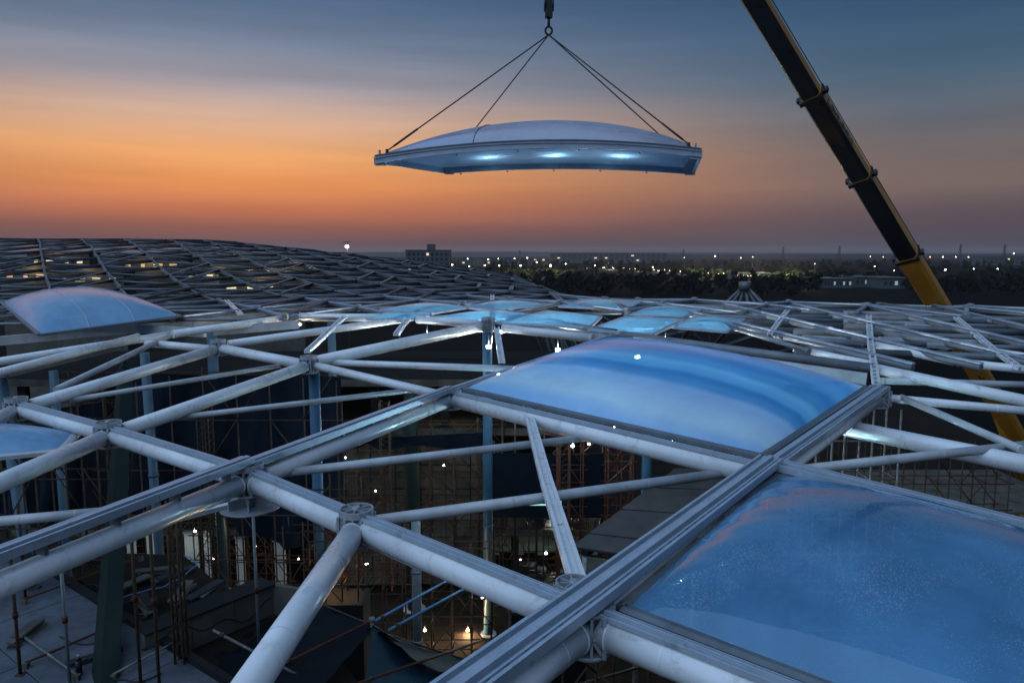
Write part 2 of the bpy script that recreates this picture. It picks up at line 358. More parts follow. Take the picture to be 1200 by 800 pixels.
def ladder(a, b, w=.34, m='white_steel', lift=.0, slot=False):
    a, b = Vector(a) + UP*lift, Vector(b) + UP*lift; d = (b - a); L = d.length; d.normalize(); side = d.cross(UP).normalized(); up = side.cross(d)
    k = MB()
    for s_ in (-1, 1): k.box((a + b)/2 + side*s_*w*.38, (L, w*.26, .13), (d, side, up))
    if slot:                                                    # closed channel with a few long slots
        n = max(2, int(L/1.6))
        for i in range(n): k.box(a + d*(L*(i + .5)/n) - up*.035, (L/n*.97, w*.5, .05), (d, side, up))
    else:
        n = max(3, int(L/.55))
        for i in range(n): k.box(a + d*(L*(i + .5)/n), (.14, w*.62, .07), (d, side, up))
    return k.build('ladder_strut', m, roof, at=a)
# hub prototypes (shared meshes)
def hub_meshes():
    core = MB(); core.tube((0, 0, -.30), (0, 0, .28), .13, 10)
    for i in range(8):
        a = i*math.pi/4; c, s_ = math.cos(a), math.sin(a)
        core.box((c*.2, s_*.2, 0), (.24, .035, .5), rz=a)
    core.tube((0, 0, .20), (0, 0, .25), .26, 16); core.tube((0, 0, -.30), (0, 0, -.25), .30, 20)
    for i in range(4):                                          # square faces with a crossed rib
        a = math.pi/4 + i*math.pi/2; c, s_ = math.cos(a), math.sin(a); x = Vector((-s_, c, 0)); nrm_ = Vector((c, s_, 0)); o = nrm_*.30
        for sg in (-1, 1):
            core.box(o + x*sg*.15, (.05, .05, .5), (nrm_, x, UP))
            v = (x*.26 + UP*.44*sg).normalized(); core.box(o - nrm_*.02, (.03, .5, .04), (nrm_, v, nrm_.cross(v)))
        core.box(o, (.04, .3, .04), (nrm_, x, UP))
    ring = MB(); n = 16; rr = .30
    for i in range(n):
        a, b = 2*math.pi*i/n, 2*math.pi*(i+1)/n
        p0, p1 = Vector((math.cos(a)*rr, math.sin(a)*rr, 0)), Vector((math.cos(b)*rr, math.sin(b)*rr, 0))
        m_ = (p0 + p1)/2; t_ = (p1 - p0).normalized(); ring.box(m_ + UP*.31, ((p1-p0).length*1.05, .03, .12), (t_, UP.cross(t_), UP))
    for i in range(8):
        a = i*math.pi/4; ring.box((math.cos(a)*.15, math.sin(a)*.15, .31), (.30, .025, .10), rz=a)
    ring.tube((0, 0, .26), (0, 0, .40), .07, 10)
    base = MB(); base.tube((0, 0, -.58), (0, 0, -.54), .62, 24); base.tube((0, 0, -.63), (0, 0, -.58), .45, 24, r1=.60)
    for i in range(6):
        a = i*math.pi/3; base.box((math.cos(a)*.3, math.sin(a)*.3, -.44), (.34, .04, .2), rz=a)
    base.tube((0, 0, -.55), (0, 0, -.3), .12, 10)
    return core.mesh('node_hub', 'cast_steel'), ring.mesh('hub_ring', 'cast_steel'), base.mesh('hub_plate', 'cast_steel')
HUBM = hub_meshes()
def hub(p, rz=.3, ring=True, base=False, sc=1.0, sz=None):
    o = put('node_hub', HUBM[0], roof, p); o.rotation_euler.z = rz; o.scale = (sc, sc, sz or sc)
    if ring: c = put('hub_ring', HUBM[1], o, p); c.location = (0, 0, 0)
    if base: c = put('hub_plate', HUBM[2], o, p); c.location = (0, 0, 0)
    return o

ND = {k: S(*v) for k, v in dict(N1=(292, 563), N2=(528, 468), N3=(418, 618), N4=(690, 733), N5=(128, 510), N6=(20, 480), N7=(362, 428), N8=(256, 408), N9=(903, 560),
      N10=(1030, 466), T=(716, 402), M=(572, 381), R1=(1197, 528), R2=(1420, 700), A2=(-120, 735), A3=(-90, 605), A1=(520, 868), B1=(1010, 864), Q=(725, 390), A4=(-60, 520)).items()}
RP = .20
H_HI = .39
# a-lines (rising to the right) and b-lines (falling to the right)
for a, b, r, rail, rh in [
    ('A2', 'N1', RP, 'slim', H_HI*1.1), ('N1', 'N2', RP*1.05, 'slim', H_HI*.85), ('N2', 'T', RP, 'slim', H_HI*.65),
    ('A3', 'N5', RP, None, None), ('N5', 'N7', RP, None, None), ('N6', 'N8', RP, None, None), ('A4', 'N6', RP, None, None),
    ('A1', 'N4', RP*1.1, 'wide', H_HI), ('N4', 'N9', RP*1.0, 'wide', H_HI), ('N9', 'N10', RP, 'wide', H_HI*.75),
    ('N6', 'N5', RP, 'rail', None), ('N5', 'N1', RP, 'rail', None), ('N1', 'N3', RP*1.05, 'rail', None), ('N3', 'N4', RP*1.05, 'rail', None),
    ('N4', 'B1', RP*1.05, 'rail', None), ('N8', 'N7', RP, None, None), ('N2', 'N9', RP*1.1, 'rail', None), ('N9', 'R2', RP*1.05, 'wide', H_HI*.8),
    ('T', 'N10', RP*.9, 'rail', None)]:
    pipe(ND[a], ND[b], r, rail=rail, rail_h=rh, n=24, trim=.24)
for k_, rz, ring, base, sc in [('N1', .55, True, True, 1.0), ('N2', .5, True, False, 1), ('N3', .7, True, False, .95), ('N4', .55, False, False, 1.05), ('N5', .55, True, False, 1), ('N6', .55, True, False, 1),
                        ('N7', .5, True, False, 1), ('N8', .5, True, False, 1), ('N9', .6, True, False, 1), ('N10', .5, True, False, 1), ('T', .5, True, False, 1), ('M', .5, True, False, 1)]:
    hub(ND[k_], .785, ring, base, sc)
# the wheel beside the near edge rail
hub(S(672, 705), .9, True, False, .8)
# single members read off the photograph: (x0,y0) (x1,y1) radius lift
for x0, y0, x1, y1, r, h, trim in [
    (418, 618, 262, 850, .235, 0, .22),                        # thick strut falling towards us
    (296, 558, 730, 508, .115, -.12, .1), (426, 612, 872, 551, .125, -.12, .1), (165, 494, 485, 457, .10, -.15, .1), (75, 470, 330, 428, .10, -.15, .05),
    (-40, 614, 140, 598, .11, -.2, .05), (65, 457, 200, 393, .13, .1, .05),
    (-40, 447, 164, 394, .19, 0, .1), (-40, 430, 236, 386, .20, -.15, .1), (170, 402, 250, 409, .19, 0, .1), (262, 404, 482, 373, .20, 0, .2), (485, 374, 570, 380, .22, 0, .2),
    (200, 392, 348, 371, .22, 0, .1), (350, 372, 480, 372, .24, 0, .1), (364, 425, 572, 381, .27, -.05, .2), (364, 427, 522, 464, .17, 0, .2), (366, 424, 650, 434, .15, -.2, .1),
    (585, 384, 700, 397, .22, 0, .2), (985, 500, 1260, 556, .27, -.25, .15), (912, 553, 1250, 516, .13, -.05, .1), (1055, 465, 1200, 528, .12, .05, .05), (1035, 466, 1230, 484, .15, 0, .15),
    (725, 392, 1026, 432, .21, .05, .1), (1026, 432, 1230, 476, .22, .05, .1), (725, 390, 640, 378, .18, 0, .1),
    (905, 394, 1016, 404, .16, 0, .05), (1024, 404, 1120, 424, .18, 0, .05), (1020, 388, 1165, 412, .18, 0, .05), (845, 380, 950, 412, .12, .1, .05),
    (950, 412, 1030, 428, .15, 0, .05), (1120, 424, 1230, 436, .18, 0, .05), (1165, 412, 1240, 424, .18, 0, .05), (1030, 446, 1240, 452, .14, -.1, .05)]:
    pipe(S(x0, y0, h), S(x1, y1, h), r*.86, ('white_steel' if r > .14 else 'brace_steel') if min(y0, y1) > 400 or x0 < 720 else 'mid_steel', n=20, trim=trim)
def poly_pipe(pts, r, m, h=-.05, rail=None):
    q = [S(x, y, h) for x, y in pts]
    for a, b in zip(q[:-1], q[1:]): pipe(a, b, r, m, rail=rail, n=12)
for i, y0 in enumerate([357, 362, 367, 373, 380, 388, 398, 410]):   # rows of tubes across the boom side of the shell
    xa = 735 if y0 < 385 else 930
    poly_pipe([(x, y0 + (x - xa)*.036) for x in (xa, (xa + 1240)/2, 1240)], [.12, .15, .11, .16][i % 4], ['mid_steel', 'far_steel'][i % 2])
for i, x0 in enumerate([770, 850, 930, 1010, 1090, 1170]):          # tubes falling across them
    poly_pipe([(x0 + t_, 359 + t_*.24) for t_ in (0, 75, 150, 225, 300) if x0 + t_ < 1245 and not (x0 + t_ < 1000 and t_ > 150)], .13, 'mid_steel', .05, 'rail')
for x0, y0, x1, y1 in [(700, 398, 1016, 444), (940, 398, 1014, 402), (620, 386, 720, 398), (1030, 400, 1150, 404), (1060, 384, 1130, 388), (250, 388, 350, 380), (-30, 402, 225, 379), (225, 379, 400, 352), (60, 378, 240, 390)]:
    a, b = S(x0, y0, -.25), S(x1, y1, -.25); d = (b - a).normalized(); sd = d.cross(UP).normalized()
    MB().box((a + b)/2, ((b - a).length, .22, .42), (d, sd, sd.cross(d))).build('box_beam', 'brace_steel', roof, at=a)
# short lower beams slung under the hubs
for x0, y0, x1, y1, h in [(355, 600, 492, 662, -.42), (140, 520, 180, 533, -.42), (190, 612, 275, 590, -.5)]:
    a, b = S(x0, y0, h), S(x1, y1, h); d = (b - a).normalized(); sd = d.cross(UP).normalized()
    MB().box((a + b)/2, ((b - a).length, .16, .09), (d, sd, sd.cross(d))).build('lower_beam', 'white_steel', roof, at=a)
# ladder struts
for x0, y0, x1, y1 in [(617, 476, 641, 566), (641, 566, 677, 682), (360, 412, 404, 371), (464, 392, 478, 374), (582, 384, 588, 424), (1018, 370, 1020, 402), (1020, 402, 1028, 458), (577, 346, 577, 374),
                       (1120, 372, 1165, 410), (1165, 410, 1196, 432), (902, 392, 923, 364), (265, 352, 282, 368)]:
    ladder(S(x0, y0, .12), S(x1, y1, .12), .25, slot=(y1 > 470 or x1 < 600))
# the far lattice: rows of nodes, warped over the skin
rnd = random.Random(11); rows = []
Ys = [37 + 4.4*i for i in range(17)]
for k_, Y in enumerate(Ys):
    row = []
    for i in range(-17, 10):
        X = i*5.8 + (2.9 if k_ % 2 else 0) + rnd.uniform(-.12, .12); y = Y + rnd.uniform(-.15, .15)
        row.append(Vector((X, y, zr(X, y) + .05*math.sin(i*1.7 + k_*2.1))))
    rows.append(row)
segs = []
def seen(p): return abs(p.x) < .74*p.y + 6
for k_, row in enumerate(rows):
    for i, p in enumerate(row):
        if not seen(p) or p.x > 46 or (p.x > 14 and p.y > 60): continue
        if i + 1 < len(row): segs.append((p, row[i+1], .085, 'h'))
        if k_ + 1 < len(rows):
            up = rows[k_+1]; j0 = i - 1 if k_ % 2 == 0 else i
            for j in (j0, j0 + 1):
                if 0 <= j < len(up): segs.append((p, up[j], .10, 'd'))
        if k_ + 2 < len(rows) and (i + k_) % 3 == 0: segs.append((p, rows[k_+2][i], .10, 'v'))
segs.sort(key=lambda s_: (s_[0] + s_[1]).y)
rest = MB(); cnt = 0; far_hubs = 0
for a, b, r, t_ in segs:
    near = (a.y + b.y)/2 < 50
    if t_ == 'v':
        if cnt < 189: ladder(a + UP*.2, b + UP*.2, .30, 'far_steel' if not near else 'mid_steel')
        else:
            d = (b - a).normalized(); rest.box((a + b)/2 + UP*.2, ((b - a).length, .3, .1), (d, d.cross(UP).normalized(), UP))
        continue
    if cnt < 190:
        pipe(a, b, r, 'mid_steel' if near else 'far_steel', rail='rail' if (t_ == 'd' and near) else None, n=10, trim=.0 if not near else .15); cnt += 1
    else:
        rest.tube(a, b, r, 7)
        if t_ == 'd': rest.box((a + b)/2 + UP*(r + .06), ((b - a).length, .2, .1), ((b - a).normalized(), (b - a).normalized().cross(UP).normalized(), UP))
rz_ = random.Random(8)
for _ in range(420):
    r0 = rz_.choice(rows[5:]); i0 = rz_.randrange(len(r0) - 2); a = r0[i0]
    if not seen(a) or (a.x > 10): continue
    b = Vector((a.x + rz_.uniform(3, 9), a.y + rz_.uniform(-3, 3), 0)); b.z = zr(b.x, b.y) - rz_.uniform(.1, .9); rest.tube(a - UP*rz_.uniform(0, .8), b, rz_.uniform(.04, .08), 5)
kind(rest.build('far_lattice', 'far_steel', roof), 'stuff')
for row in rows[:4]:
    for p in row:
        if seen(p) and p.x < 44 and not (p.x > 12 and p.y > 47): hub(p + UP*.05, .4, True, False, .6)

# ------------------------------------------------------------------ cushions
def cushion(name, C, up, label, cat, m, down=None, group=None, ex=.55, n=28, frame='aluminium', fw=.12, fh=.07, mi='film_inner', seams=0, flip=False):
    C = [Vector(c) for c in C]; base = sum(C, Vector())/4; base.z = min(c.z for c in C)
    root = thing(name, base, label, cat, group)
    def patch(hgt, nm, m_):
        vs, uv = [], []
        for j in range(n + 1):
            for i in range(n + 1):
                u, v = i/n, j/n
                p = C[0]*(1-u)*(1-v) + C[1]*u*(1-v) + C[2]*u*v + C[3]*(1-u)*v
                q = (16*u*(1-u)*v*(1-v))**ex
                vs.append(p + UP*hgt*(q + (.012*math.sin(41*u + 9*v) + .010*math.sin(57*v - 13*u))*(1 - q)*q*2)); uv.append((u, v))
        fs = [(j*(n+1)+i, j*(n+1)+i+1, (j+1)*(n+1)+i+1, (j+1)*(n+1)+i) for j in range(n) for i in range(n)]
        k = MB(); k.add(vs, fs, True); me = k.mesh(nm, m_, base); ul = me.uv_layers.new(name='UVMap')
        for lp in me.loops: ul.data[lp.index].uv = uv[lp.vertex_index]
        put(nm, me, root, base); return vs
    vs = patch(up, 'film', m)
    if down: patch(-down, 'inner_film', mi)
    for a, b in zip(C, C[1:] + C[:1]):
        d = (b - a).normalized()
        MB().prism([(-fw, -fh), (fw, -fh), (fw, .02), (fw*.35, .05), (-fw*.35, .05), (-fw, .02)], a, b).build('edge_clamp', frame, root)
    for s_ in range(seams):                                     # weld seams across the film
        i = int(n*(s_ + 1)/(seams + 1)); k = MB()
        k.path([vs[j*(n+1) + i] + UP*.004 for j in range(n + 1)], .022 if seams == 2 else .005, 5); k.build('weld_seam', 'teal_paint' if seams > 2 else 'brace_steel', root)
    return root
def lift(p, h): return Vector(p) + UP*h
def inset(C, t):
    c = sum((Vector(x) for x in C), Vector())/4
    return [Vector(x) + (c - Vector(x)).normalized()*t for x in C]
hh = .20
far1 = ND['N4'] + (ND['B1'] - ND['N4']).normalized()*(ND['R2'] - ND['N9']).length; far1.z = ND['N4'].z
cushion('roof_cushion', inset([lift(ND['N4'], hh), lift(far1, hh), lift(ND['R2'], hh), lift(ND['N9'], hh)], .46), .78, 'wide wet blue film cushion speckled with droplets, framed by double rails', 'cushion', 'film_blue', down=.25, ex=.5, n=44, frame='dark_alu')
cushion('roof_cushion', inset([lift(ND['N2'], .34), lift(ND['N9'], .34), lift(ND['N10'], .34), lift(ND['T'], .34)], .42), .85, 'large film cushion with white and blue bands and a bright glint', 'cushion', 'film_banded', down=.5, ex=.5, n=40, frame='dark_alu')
cushion('roof_cushion', [S(47, 392, .3), S(212, 370, .3), S(118, 345, .3), S(2, 354, .3)], 1.15, 'pale blue film cushion with faint weld seams on the sunset side of the lattice', 'cushion', 'film_pale', down=.5, ex=.5, seams=2, frame='dark_alu')
cushion('roof_cushion', [S(-60, 540, -.2), S(70, 528, -.2), S(88, 508, -.2), S(-30, 495, -.2)], .3, 'small slack grey blue film cushion tucked under a tube crossing', 'cushion', 'film_pale', down=.25, frame='brace_steel')
LIT = []
for q in [[(500, 371), (575, 376), (640, 369), (575, 361)], [(583, 376), (690, 381), (704, 369), (640, 362)], [(545, 358), (572, 361), (645, 355), (590, 350)], [(655, 357), (735, 360), (750, 352), (680, 349)],
          [(690, 384), (765, 389), (800, 373), (735, 368)], [(790, 381), (852, 386), (872, 372), (815, 369)], [(445, 361), (505, 365), (550, 358), (500, 353)], [(430, 371), (478, 373), (503, 367), (462, 363)], [(740, 366), (800, 369), (822, 361), (760, 358)]]:
    C = [S(x, y, .15) - UP*.10 for x, y in q]; LIT.append(sum(C, Vector())/4)
    lab = ['glowing cyan film cushion lit from below, widest of the glowing ones', 'glowing cyan film cushion lit from below among the tubes'][0 if len(LIT) == 2 else 1]
    cushion('lit_cushion', C, .24, lab, 'cushion', 'film_cyan', down=.2, group='glowing cushions in the middle of the lattice', n=12, fw=.08, mi='film_cyan')

# ------------------------------------------------------------------ hanging panel
FL, FR, BR, BL = P(440, 188, 23), P(821, 180, 23), P(812, 201, 27.2), P(522, 200, 27.2)
hp_base = (FL + FR + BR + BL)/4
hp = thing('hanging_panel', hp_base, 'curved steel framed film panel hanging from four slings in the sky', 'roof panel')
def arch(a, b, rise, n=16): return [a.lerp(b, i/n) + UP*rise*4*(i/n)*(1 - i/n) for i in range(n + 1)]
AF, AB = arch(FL, FR, .36), arch(BL, BR, .18)
def strip(pts, prof, nm, m, parent):
    k = MB(); n = len(prof)
    vs = []
    for i, p in enumerate(pts):
        d = (pts[min(i+1, len(pts)-1)] - pts[max(i-1, 0)]).normalized(); x = d.cross(UP).normalized(); z = x.cross(d)
        vs += [p + x*a + z*b for a, b in prof]
    fs = [(i*n + j, i*n + (j+1) % n, (i+1)*n + (j+1) % n, (i+1)*n + j) for i in range(len(pts) - 1) for j in range(n)] + [tuple(range(n))[::-1], tuple(range(len(vs) - n, len(vs)))]
    k.add(vs, fs); return k.build(nm, m, parent)
bprof = [(-.08, -.11), (.08, -.11), (.08, -.08), (.03, -.08), (.03, .05), (.08, .05), (.08, .11), (-.08, .11)]
fb = strip(AF, bprof, 'front_beam', 'aluminium', hp); bb = strip(AB, bprof, 'rear_beam', 'aluminium', hp)
sideprof = [(-.06, -.10), (.06, -.10), (.06, .10), (-.06, .10)]
lb = strip([FL, FL.lerp(BL, .35) + UP*.02, FL.lerp(BL, .7), BL], sideprof, 'side_beam', 'aluminium', hp); rb = strip([FR, FR.lerp(BR, .5), BR], sideprof, 'side_beam', 'aluminium', hp)
for a, b in ((AF, fb), (AB, bb)):
    strip([p + UP*.115 for p in a], [(-.12, 0), (.12, 0), (.12, .035), (-.12, .035)], 'top_clamp', 'dark_alu', b)
    k = MB()
    for i in range(1, 16, 3): k.box(a[i] - UP*.16, (.05, .10, .05))
    kind(k.build('bolt_row', 'dark_alu', b), 'stuff')
n = 30; vs = []; uv = []
for j in range(n + 1):
    for i in range(n + 1):
        u, v = i/n, j/n
        t_ = u*16; i0 = min(15, int(t_)); fa = AF[i0].lerp(AF[i0+1], t_ - i0); ba = AB[i0].lerp(AB[i0+1], t_ - i0)
        vs.append(fa.lerp(ba, v) + UP*(.12 + .98*(16*u*(1-u)*v*(1-v))**.55)); uv.append((u, v))
fs = [(j*(n+1)+i, j*(n+1)+i+1, (j+1)*(n+1)+i+1, (j+1)*(n+1)+i) for j in range(n) for i in range(n)]
vin = []
for j in range(n + 1):
    for i in range(n + 1):
        u, v = i/n, j/n; t_ = u*16; i0 = min(15, int(t_)); fa = AF[i0].lerp(AF[i0+1], t_ - i0); ba = AB[i0].lerp(AB[i0+1], t_ - i0)
        vin.append(fa.lerp(ba, v) + UP*(.09 - .05*(16*u*(1-u)*v*(1-v))**.6))
for nm, m_, vv in (('film', 'film_clear', vs), ('inner_film', 'film_under', vin)):
    k = MB(); k.add(vv, fs, True); me = k.mesh(nm, m_, hp_base); ul = me.uv_layers.new(name='UVMap')
    for lp in me.loops: ul.data[lp.index].uv = uv[lp.vertex_index]
    put(nm, me, hp, hp_base)
glow('panel_glow', (.8, .95, 1), .5)
for iu in (8, 15, 22):                                           # hidden fill lights added between the films to make the underside glow
    lc = vin[15*(n + 1) + iu] + UP*.34; k = MB(); k.box(lc, (.10, .05, .04)); k.build('lamp', 'panel_glow', hp)
    ll = bpy.data.lights.new('panel_fill_light', 'POINT'); ll.energy = 70; ll.color = (.62, .88, 1); ll.shadow_soft_size = .04
    lo_ = bpy.data.objects.new('panel_fill_light', ll); COL.objects.link(lo_); lo_.parent = hp; lo_.location = lc - UP*.1 - hp_base
k = MB(); k.path([vs[j*(n+1) + 9] + UP*.01 for j in range(n + 1)], .014, 5); k.build('weld_seam', 'gasket', hp)
for c, o_ in ((FL, (.12, .1)), (FR, (-.14, .12)), (BR, (-.14, -.15)), (BL, (.15, -.12))):       # corner gussets with lugs
    k = MB(); k.box(c + Vector((o_[0], o_[1], -.02)), (.32, .26, .24)); k.box(c + Vector((o_[0], o_[1], .22)), (.05, .14, .2)); k.tube(c + Vector((o_[0]*1.6, o_[1]*1.2, -.14)), c + Vector((o_[0]*1.6, o_[1]*1.2, .1)), .07, 8)
    k.build('corner_bracket', 'cast_steel', hp)
for t_ in (.2, .35, .5, .65, .8):
    k = MB(); k.box(FR.lerp(BR, t_) + Vector((-.22, 0, -.02)), (.3, .06, .2)); k.build('side_bracket', 'cast_steel', hp)

RING = P(643, 37, 25.0)
# hook block
hk = thing('hook_block', RING, 'dark crane hook block with ring hanging on hoist ropes', 'hook')
k = MB(); k.box(RING + UP*.78, (.24, .26, .66)); k.box(RING + UP*1.08, (.30, .3, .1)); k.box(RING + UP*.48, (.22, .3, .08)); k.build('block', 'cable', hk)
for s_ in (-.13, .13):
    k = MB(); k.tube(RING + Vector((s_ - .03, 0, .82)), RING + Vector((s_ + .03, 0, .82)), .2, 16); k.build('sheave', 'crane_black', hk)
k = MB(); k.tube(RING + UP*.14, RING + UP*.45, .045, 8); k.build('shank', 'cable', hk)
k = MB(); k.path([RING + Vector((math.cos(a)*.11, 0, math.sin(a)*.13 + .02)) for a in [i*math.pi/8 for i in range(17)]], .035, 8); k.build('ring', 'cable', hk)
# slings
names = ['thin dark sling from hook to the outer corner of the panel, sunset end, front', 'thin dark sling from hook to the panel rear corner at its sunset end', 'thin dark sling from hook to panel front corner on the crane boom side', 'thin dark sling from hook to panel rear corner on the crane boom side']
for (c, o_, lb_) in zip((FL, BL, FR, BR), ((.35, .1), (.15, -.12), (-.35, .12), (-.14, -.15)), names):
    e = c + Vector((o_[0], o_[1], .30)); st = RING - UP*.11
    s_ = thing('sling', e, lb_, 'sling', None); k = MB(); k.tube(st, e, .022, 6); k.build('rope', 'sling', s_)
    k = MB(); k.tube(st.lerp(e, .82), st.lerp(e, .96), .034, 6); k.build('sleeve', 'sling', s_)
    k = MB(); k.tube(e - UP*.1, e + UP*.05, .05, 8); k.build('shackle', 'cable', s_)

# ------------------------------------------------------------------ crane
def bx(y): return 1101 + (y - 362)*.6
TIP = P(643, bx and (362 + (643 - 1101)/.6), 26.5); FOOT = P(bx(585), 585, 56)
crane = thing('mobile_crane', (FOOT.x, FOOT.y, 0), 'yellow and black telescopic crane boom rising behind the roof edge', 'crane')
D = FOOT - TIP; D = (TIP - FOOT).normalized(); LEN = (TIP - FOOT).length
sx_ = D.cross(Vector((0, 1, 0))).normalized()
# cross-section axes: w across (screen right), q towards the camera
q_ = (Vector((0, 0, CAMZ)) - (FOOT + TIP)/2); q_ = (q_ - D*q_.dot(D)).normalized(); w_ = D.cross(q_).normalized()
if w_.x < 0: w_ = -w_
ang = R(-20); W_ = w_*math.cos(ang) - q_*math.sin(ang); Q_ = q_*math.cos(ang) + w_*math.sin(ang)
def t_at_y(y):                                                   # share of the boom length at which it crosses photo row y
    best = min(range(2001), key=lambda i: abs(proj(FOOT.lerp(TIP, i/2000))[1] - y)); return best/2000
def proj(p):
    v = Vector(p) - Vector((0, 0, CAMZ)); f_ = v.y*cp - v.z*sp; u_ = v.y*sp + v.z*cp
    return 600 + FPX*v.x/f_, 400 - FPX*u_/f_
ts = [0, t_at_y(298), t_at_y(206), t_at_y(110), t_at_y(-20), t_at_y(-140), 1.0]
for i in range(6):
    a, b = FOOT.lerp(TIP, ts[i]), FOOT.lerp(TIP, ts[i+1]); hw = .56 - .04*i; hd = .46 - .035*i
    pr = [(-hw, -hd), (-hw, hd*.45), (-hw*.72, hd), (hw*.72, hd), (hw, hd*.45), (hw, -hd)]
    k = MB(); vs = [p + W_*x + Q_*y for p in (a, b) for x, y in pr]; m_ = len(pr)
    k.add(vs, [(j, (j+1) % m_, m_ + (j+1) % m_, m_ + j) for j in range(m_)] + [tuple(range(m_))[::-1], tuple(range(m_, 2*m_))])
    sec = k.build('boom_section', 'crane_yellow', crane)
    if i > 0:                                                   # black painted face
        sec.data.materials.append(MT['crane_black'])
        for p_ in sec.data.polygons:
            if p_.index in (1, 2, 3, 0): p_.material_index = 1
    k = MB(); hw2, hd2 = hw + .07, hd + .07; k.box(b - D*.12, (hw2*2, hd2*2, .2), (W_, Q_, D)); k.box(b - D*.12 + W_*(hw2 + .1), (.25, .3, .2), (W_, Q_, D)); k.box(b - D*.12 - W_*(hw2 + .06), (.2, .3, .18), (W_, Q_, D))
    k.build('boom_collar', 'crane_black', crane)
# rope along the boom back
k = MB(); hp0 = FOOT.lerp(TIP, .05) + W_*.85; k.tube(hp0, TIP + W_*.55, .022, 6); k.build('hoist_rope', 'cable', crane)
k = MB()
for s_ in (-.09, .0, .09): k.tube(RING + Vector((s_, 0, 1.1)), TIP + Vector((s_, 0, -.3)), .02, 5)
k.build('load_rope', 'cable', crane)
# boom head, lettering marks and carrier
k = MB(); k.box(TIP + UP*.0, (1.0, 1.0, .9)); k.tube(TIP + Vector((-.4, 0, -.2)), TIP + Vector((.4, 0, -.2)), .45, 14); k.build('boom_head', 'crane_yellow', crane)
k = MB(); i0, i1 = ts[2], ts[3]
for j in range(5):
    t_ = i0 + (i1 - i0)*(.42 + .10*j); c = FOOT.lerp(TIP, t_) + W_*(.56 - .04*2 + .006)
    for q in range(3): k.box(c + D*(q*.22 - .22) + Q_*(.02 if q % 2 else -.12), (.008, .42 if q != 1 else .14, .10), (W_, Q_, D))
    k.box(c + Q_*(-.12 if j % 2 else .08), (.008, .09, .6), (W_, Q_, D))
k.build('lettering', 'crane_black', crane)
k = MB()
for j in range(6):
    c = FOOT.lerp(TIP, ts[1]*(.60 + .05*j)) + Q_*.466 + W_*.22
    k.box(c, (.3, .006, .12), (W_, Q_, D)); k.box(c + D*.2 + W_*(.1 if j % 2 else -.1), (.08, .006, .4), (W_, Q_, D))
k.build('lettering', 'crane_black', crane)
fx, fy = FOOT.x, FOOT.y
k = MB(); k.box((fx + 1.5, fy, FOOT.z - .6), (6.5, 3.0, 2.4)); k.build('superstructure', 'crane_yellow', crane)
k = MB(); k.box((fx - 1.2, fy - 2.2, FOOT.z - .6), (2.2, 1.2, 2.2)); k.build('cab', 'crane_black', crane)
k = MB(); k.box((fx + 5.6, fy, FOOT.z - .2), (2.0, 3.2, 3.0)); k.build('counterweight', 'dark_alu', crane)
k = MB(); k.tube((fx + 1.5, fy, 1.6), (fx + 1.5, fy, FOOT.z - 1.8), 1.4, 20); k.build('turntable', 'crane_black', crane)
k = MB(); k.box((fx, fy, 1.3), (16, 2.8, .9)); k.build('carrier', 'crane_yellow', crane)
for i in range(7):
    for s_ in (-1.2, 1.2):
        k = MB(); k.tube((fx - 6.6 + i*2.2, fy + s_ - .25, .75), (fx - 6.6 + i*2.2, fy + s_ + .25, .75), .74, 18); k.build('wheel', 'gasket', crane)
k = MB(); a = FOOT + D*(LEN*ts[1]*.55) - Q_*.3; k.tube((fx - 1.6, fy, FOOT.z - 1.2), a, .28, 12); k.build('luffing_cylinder', 'crane_yellow', crane)
#PART2
# ------------------------------------------------------------------ under the roof: the building site
def lamp(p, col, power, rad=.12):
    l = bpy.data.lights.new('work_light', 'POINT'); l.energy = power; l.color = col; l.shadow_soft_size = rad
    o = bpy.data.objects.new('work_light', l); COL.objects.link(o); o.location = p; return o
def work_lamp(p, m, col, power, label, drop=.5, size=.16, group='work lamps under the roof'):
    t = thing('work_lamp', Vector(p) - UP*size, label, 'lamp', group); p = Vector(p)
    k = MB(); k.box(p, (size*2, size*.8, size*1.2)); k.build('lamp_glass', m, t)
    k = MB(); k.box(p + Vector((0, size*.55, 0)), (size*2.3, size*.3, size*1.5)); k.tube(p + UP*size*.6, p + UP*drop, .02, 6); k.build('housing', 'crane_black', t)
    lo = lamp(p + Vector((0, -size*.9, -size*.3)), col, power, max(.02, size*.5)); lo.parent = t; lo.location = lo.location - t.location
    return t
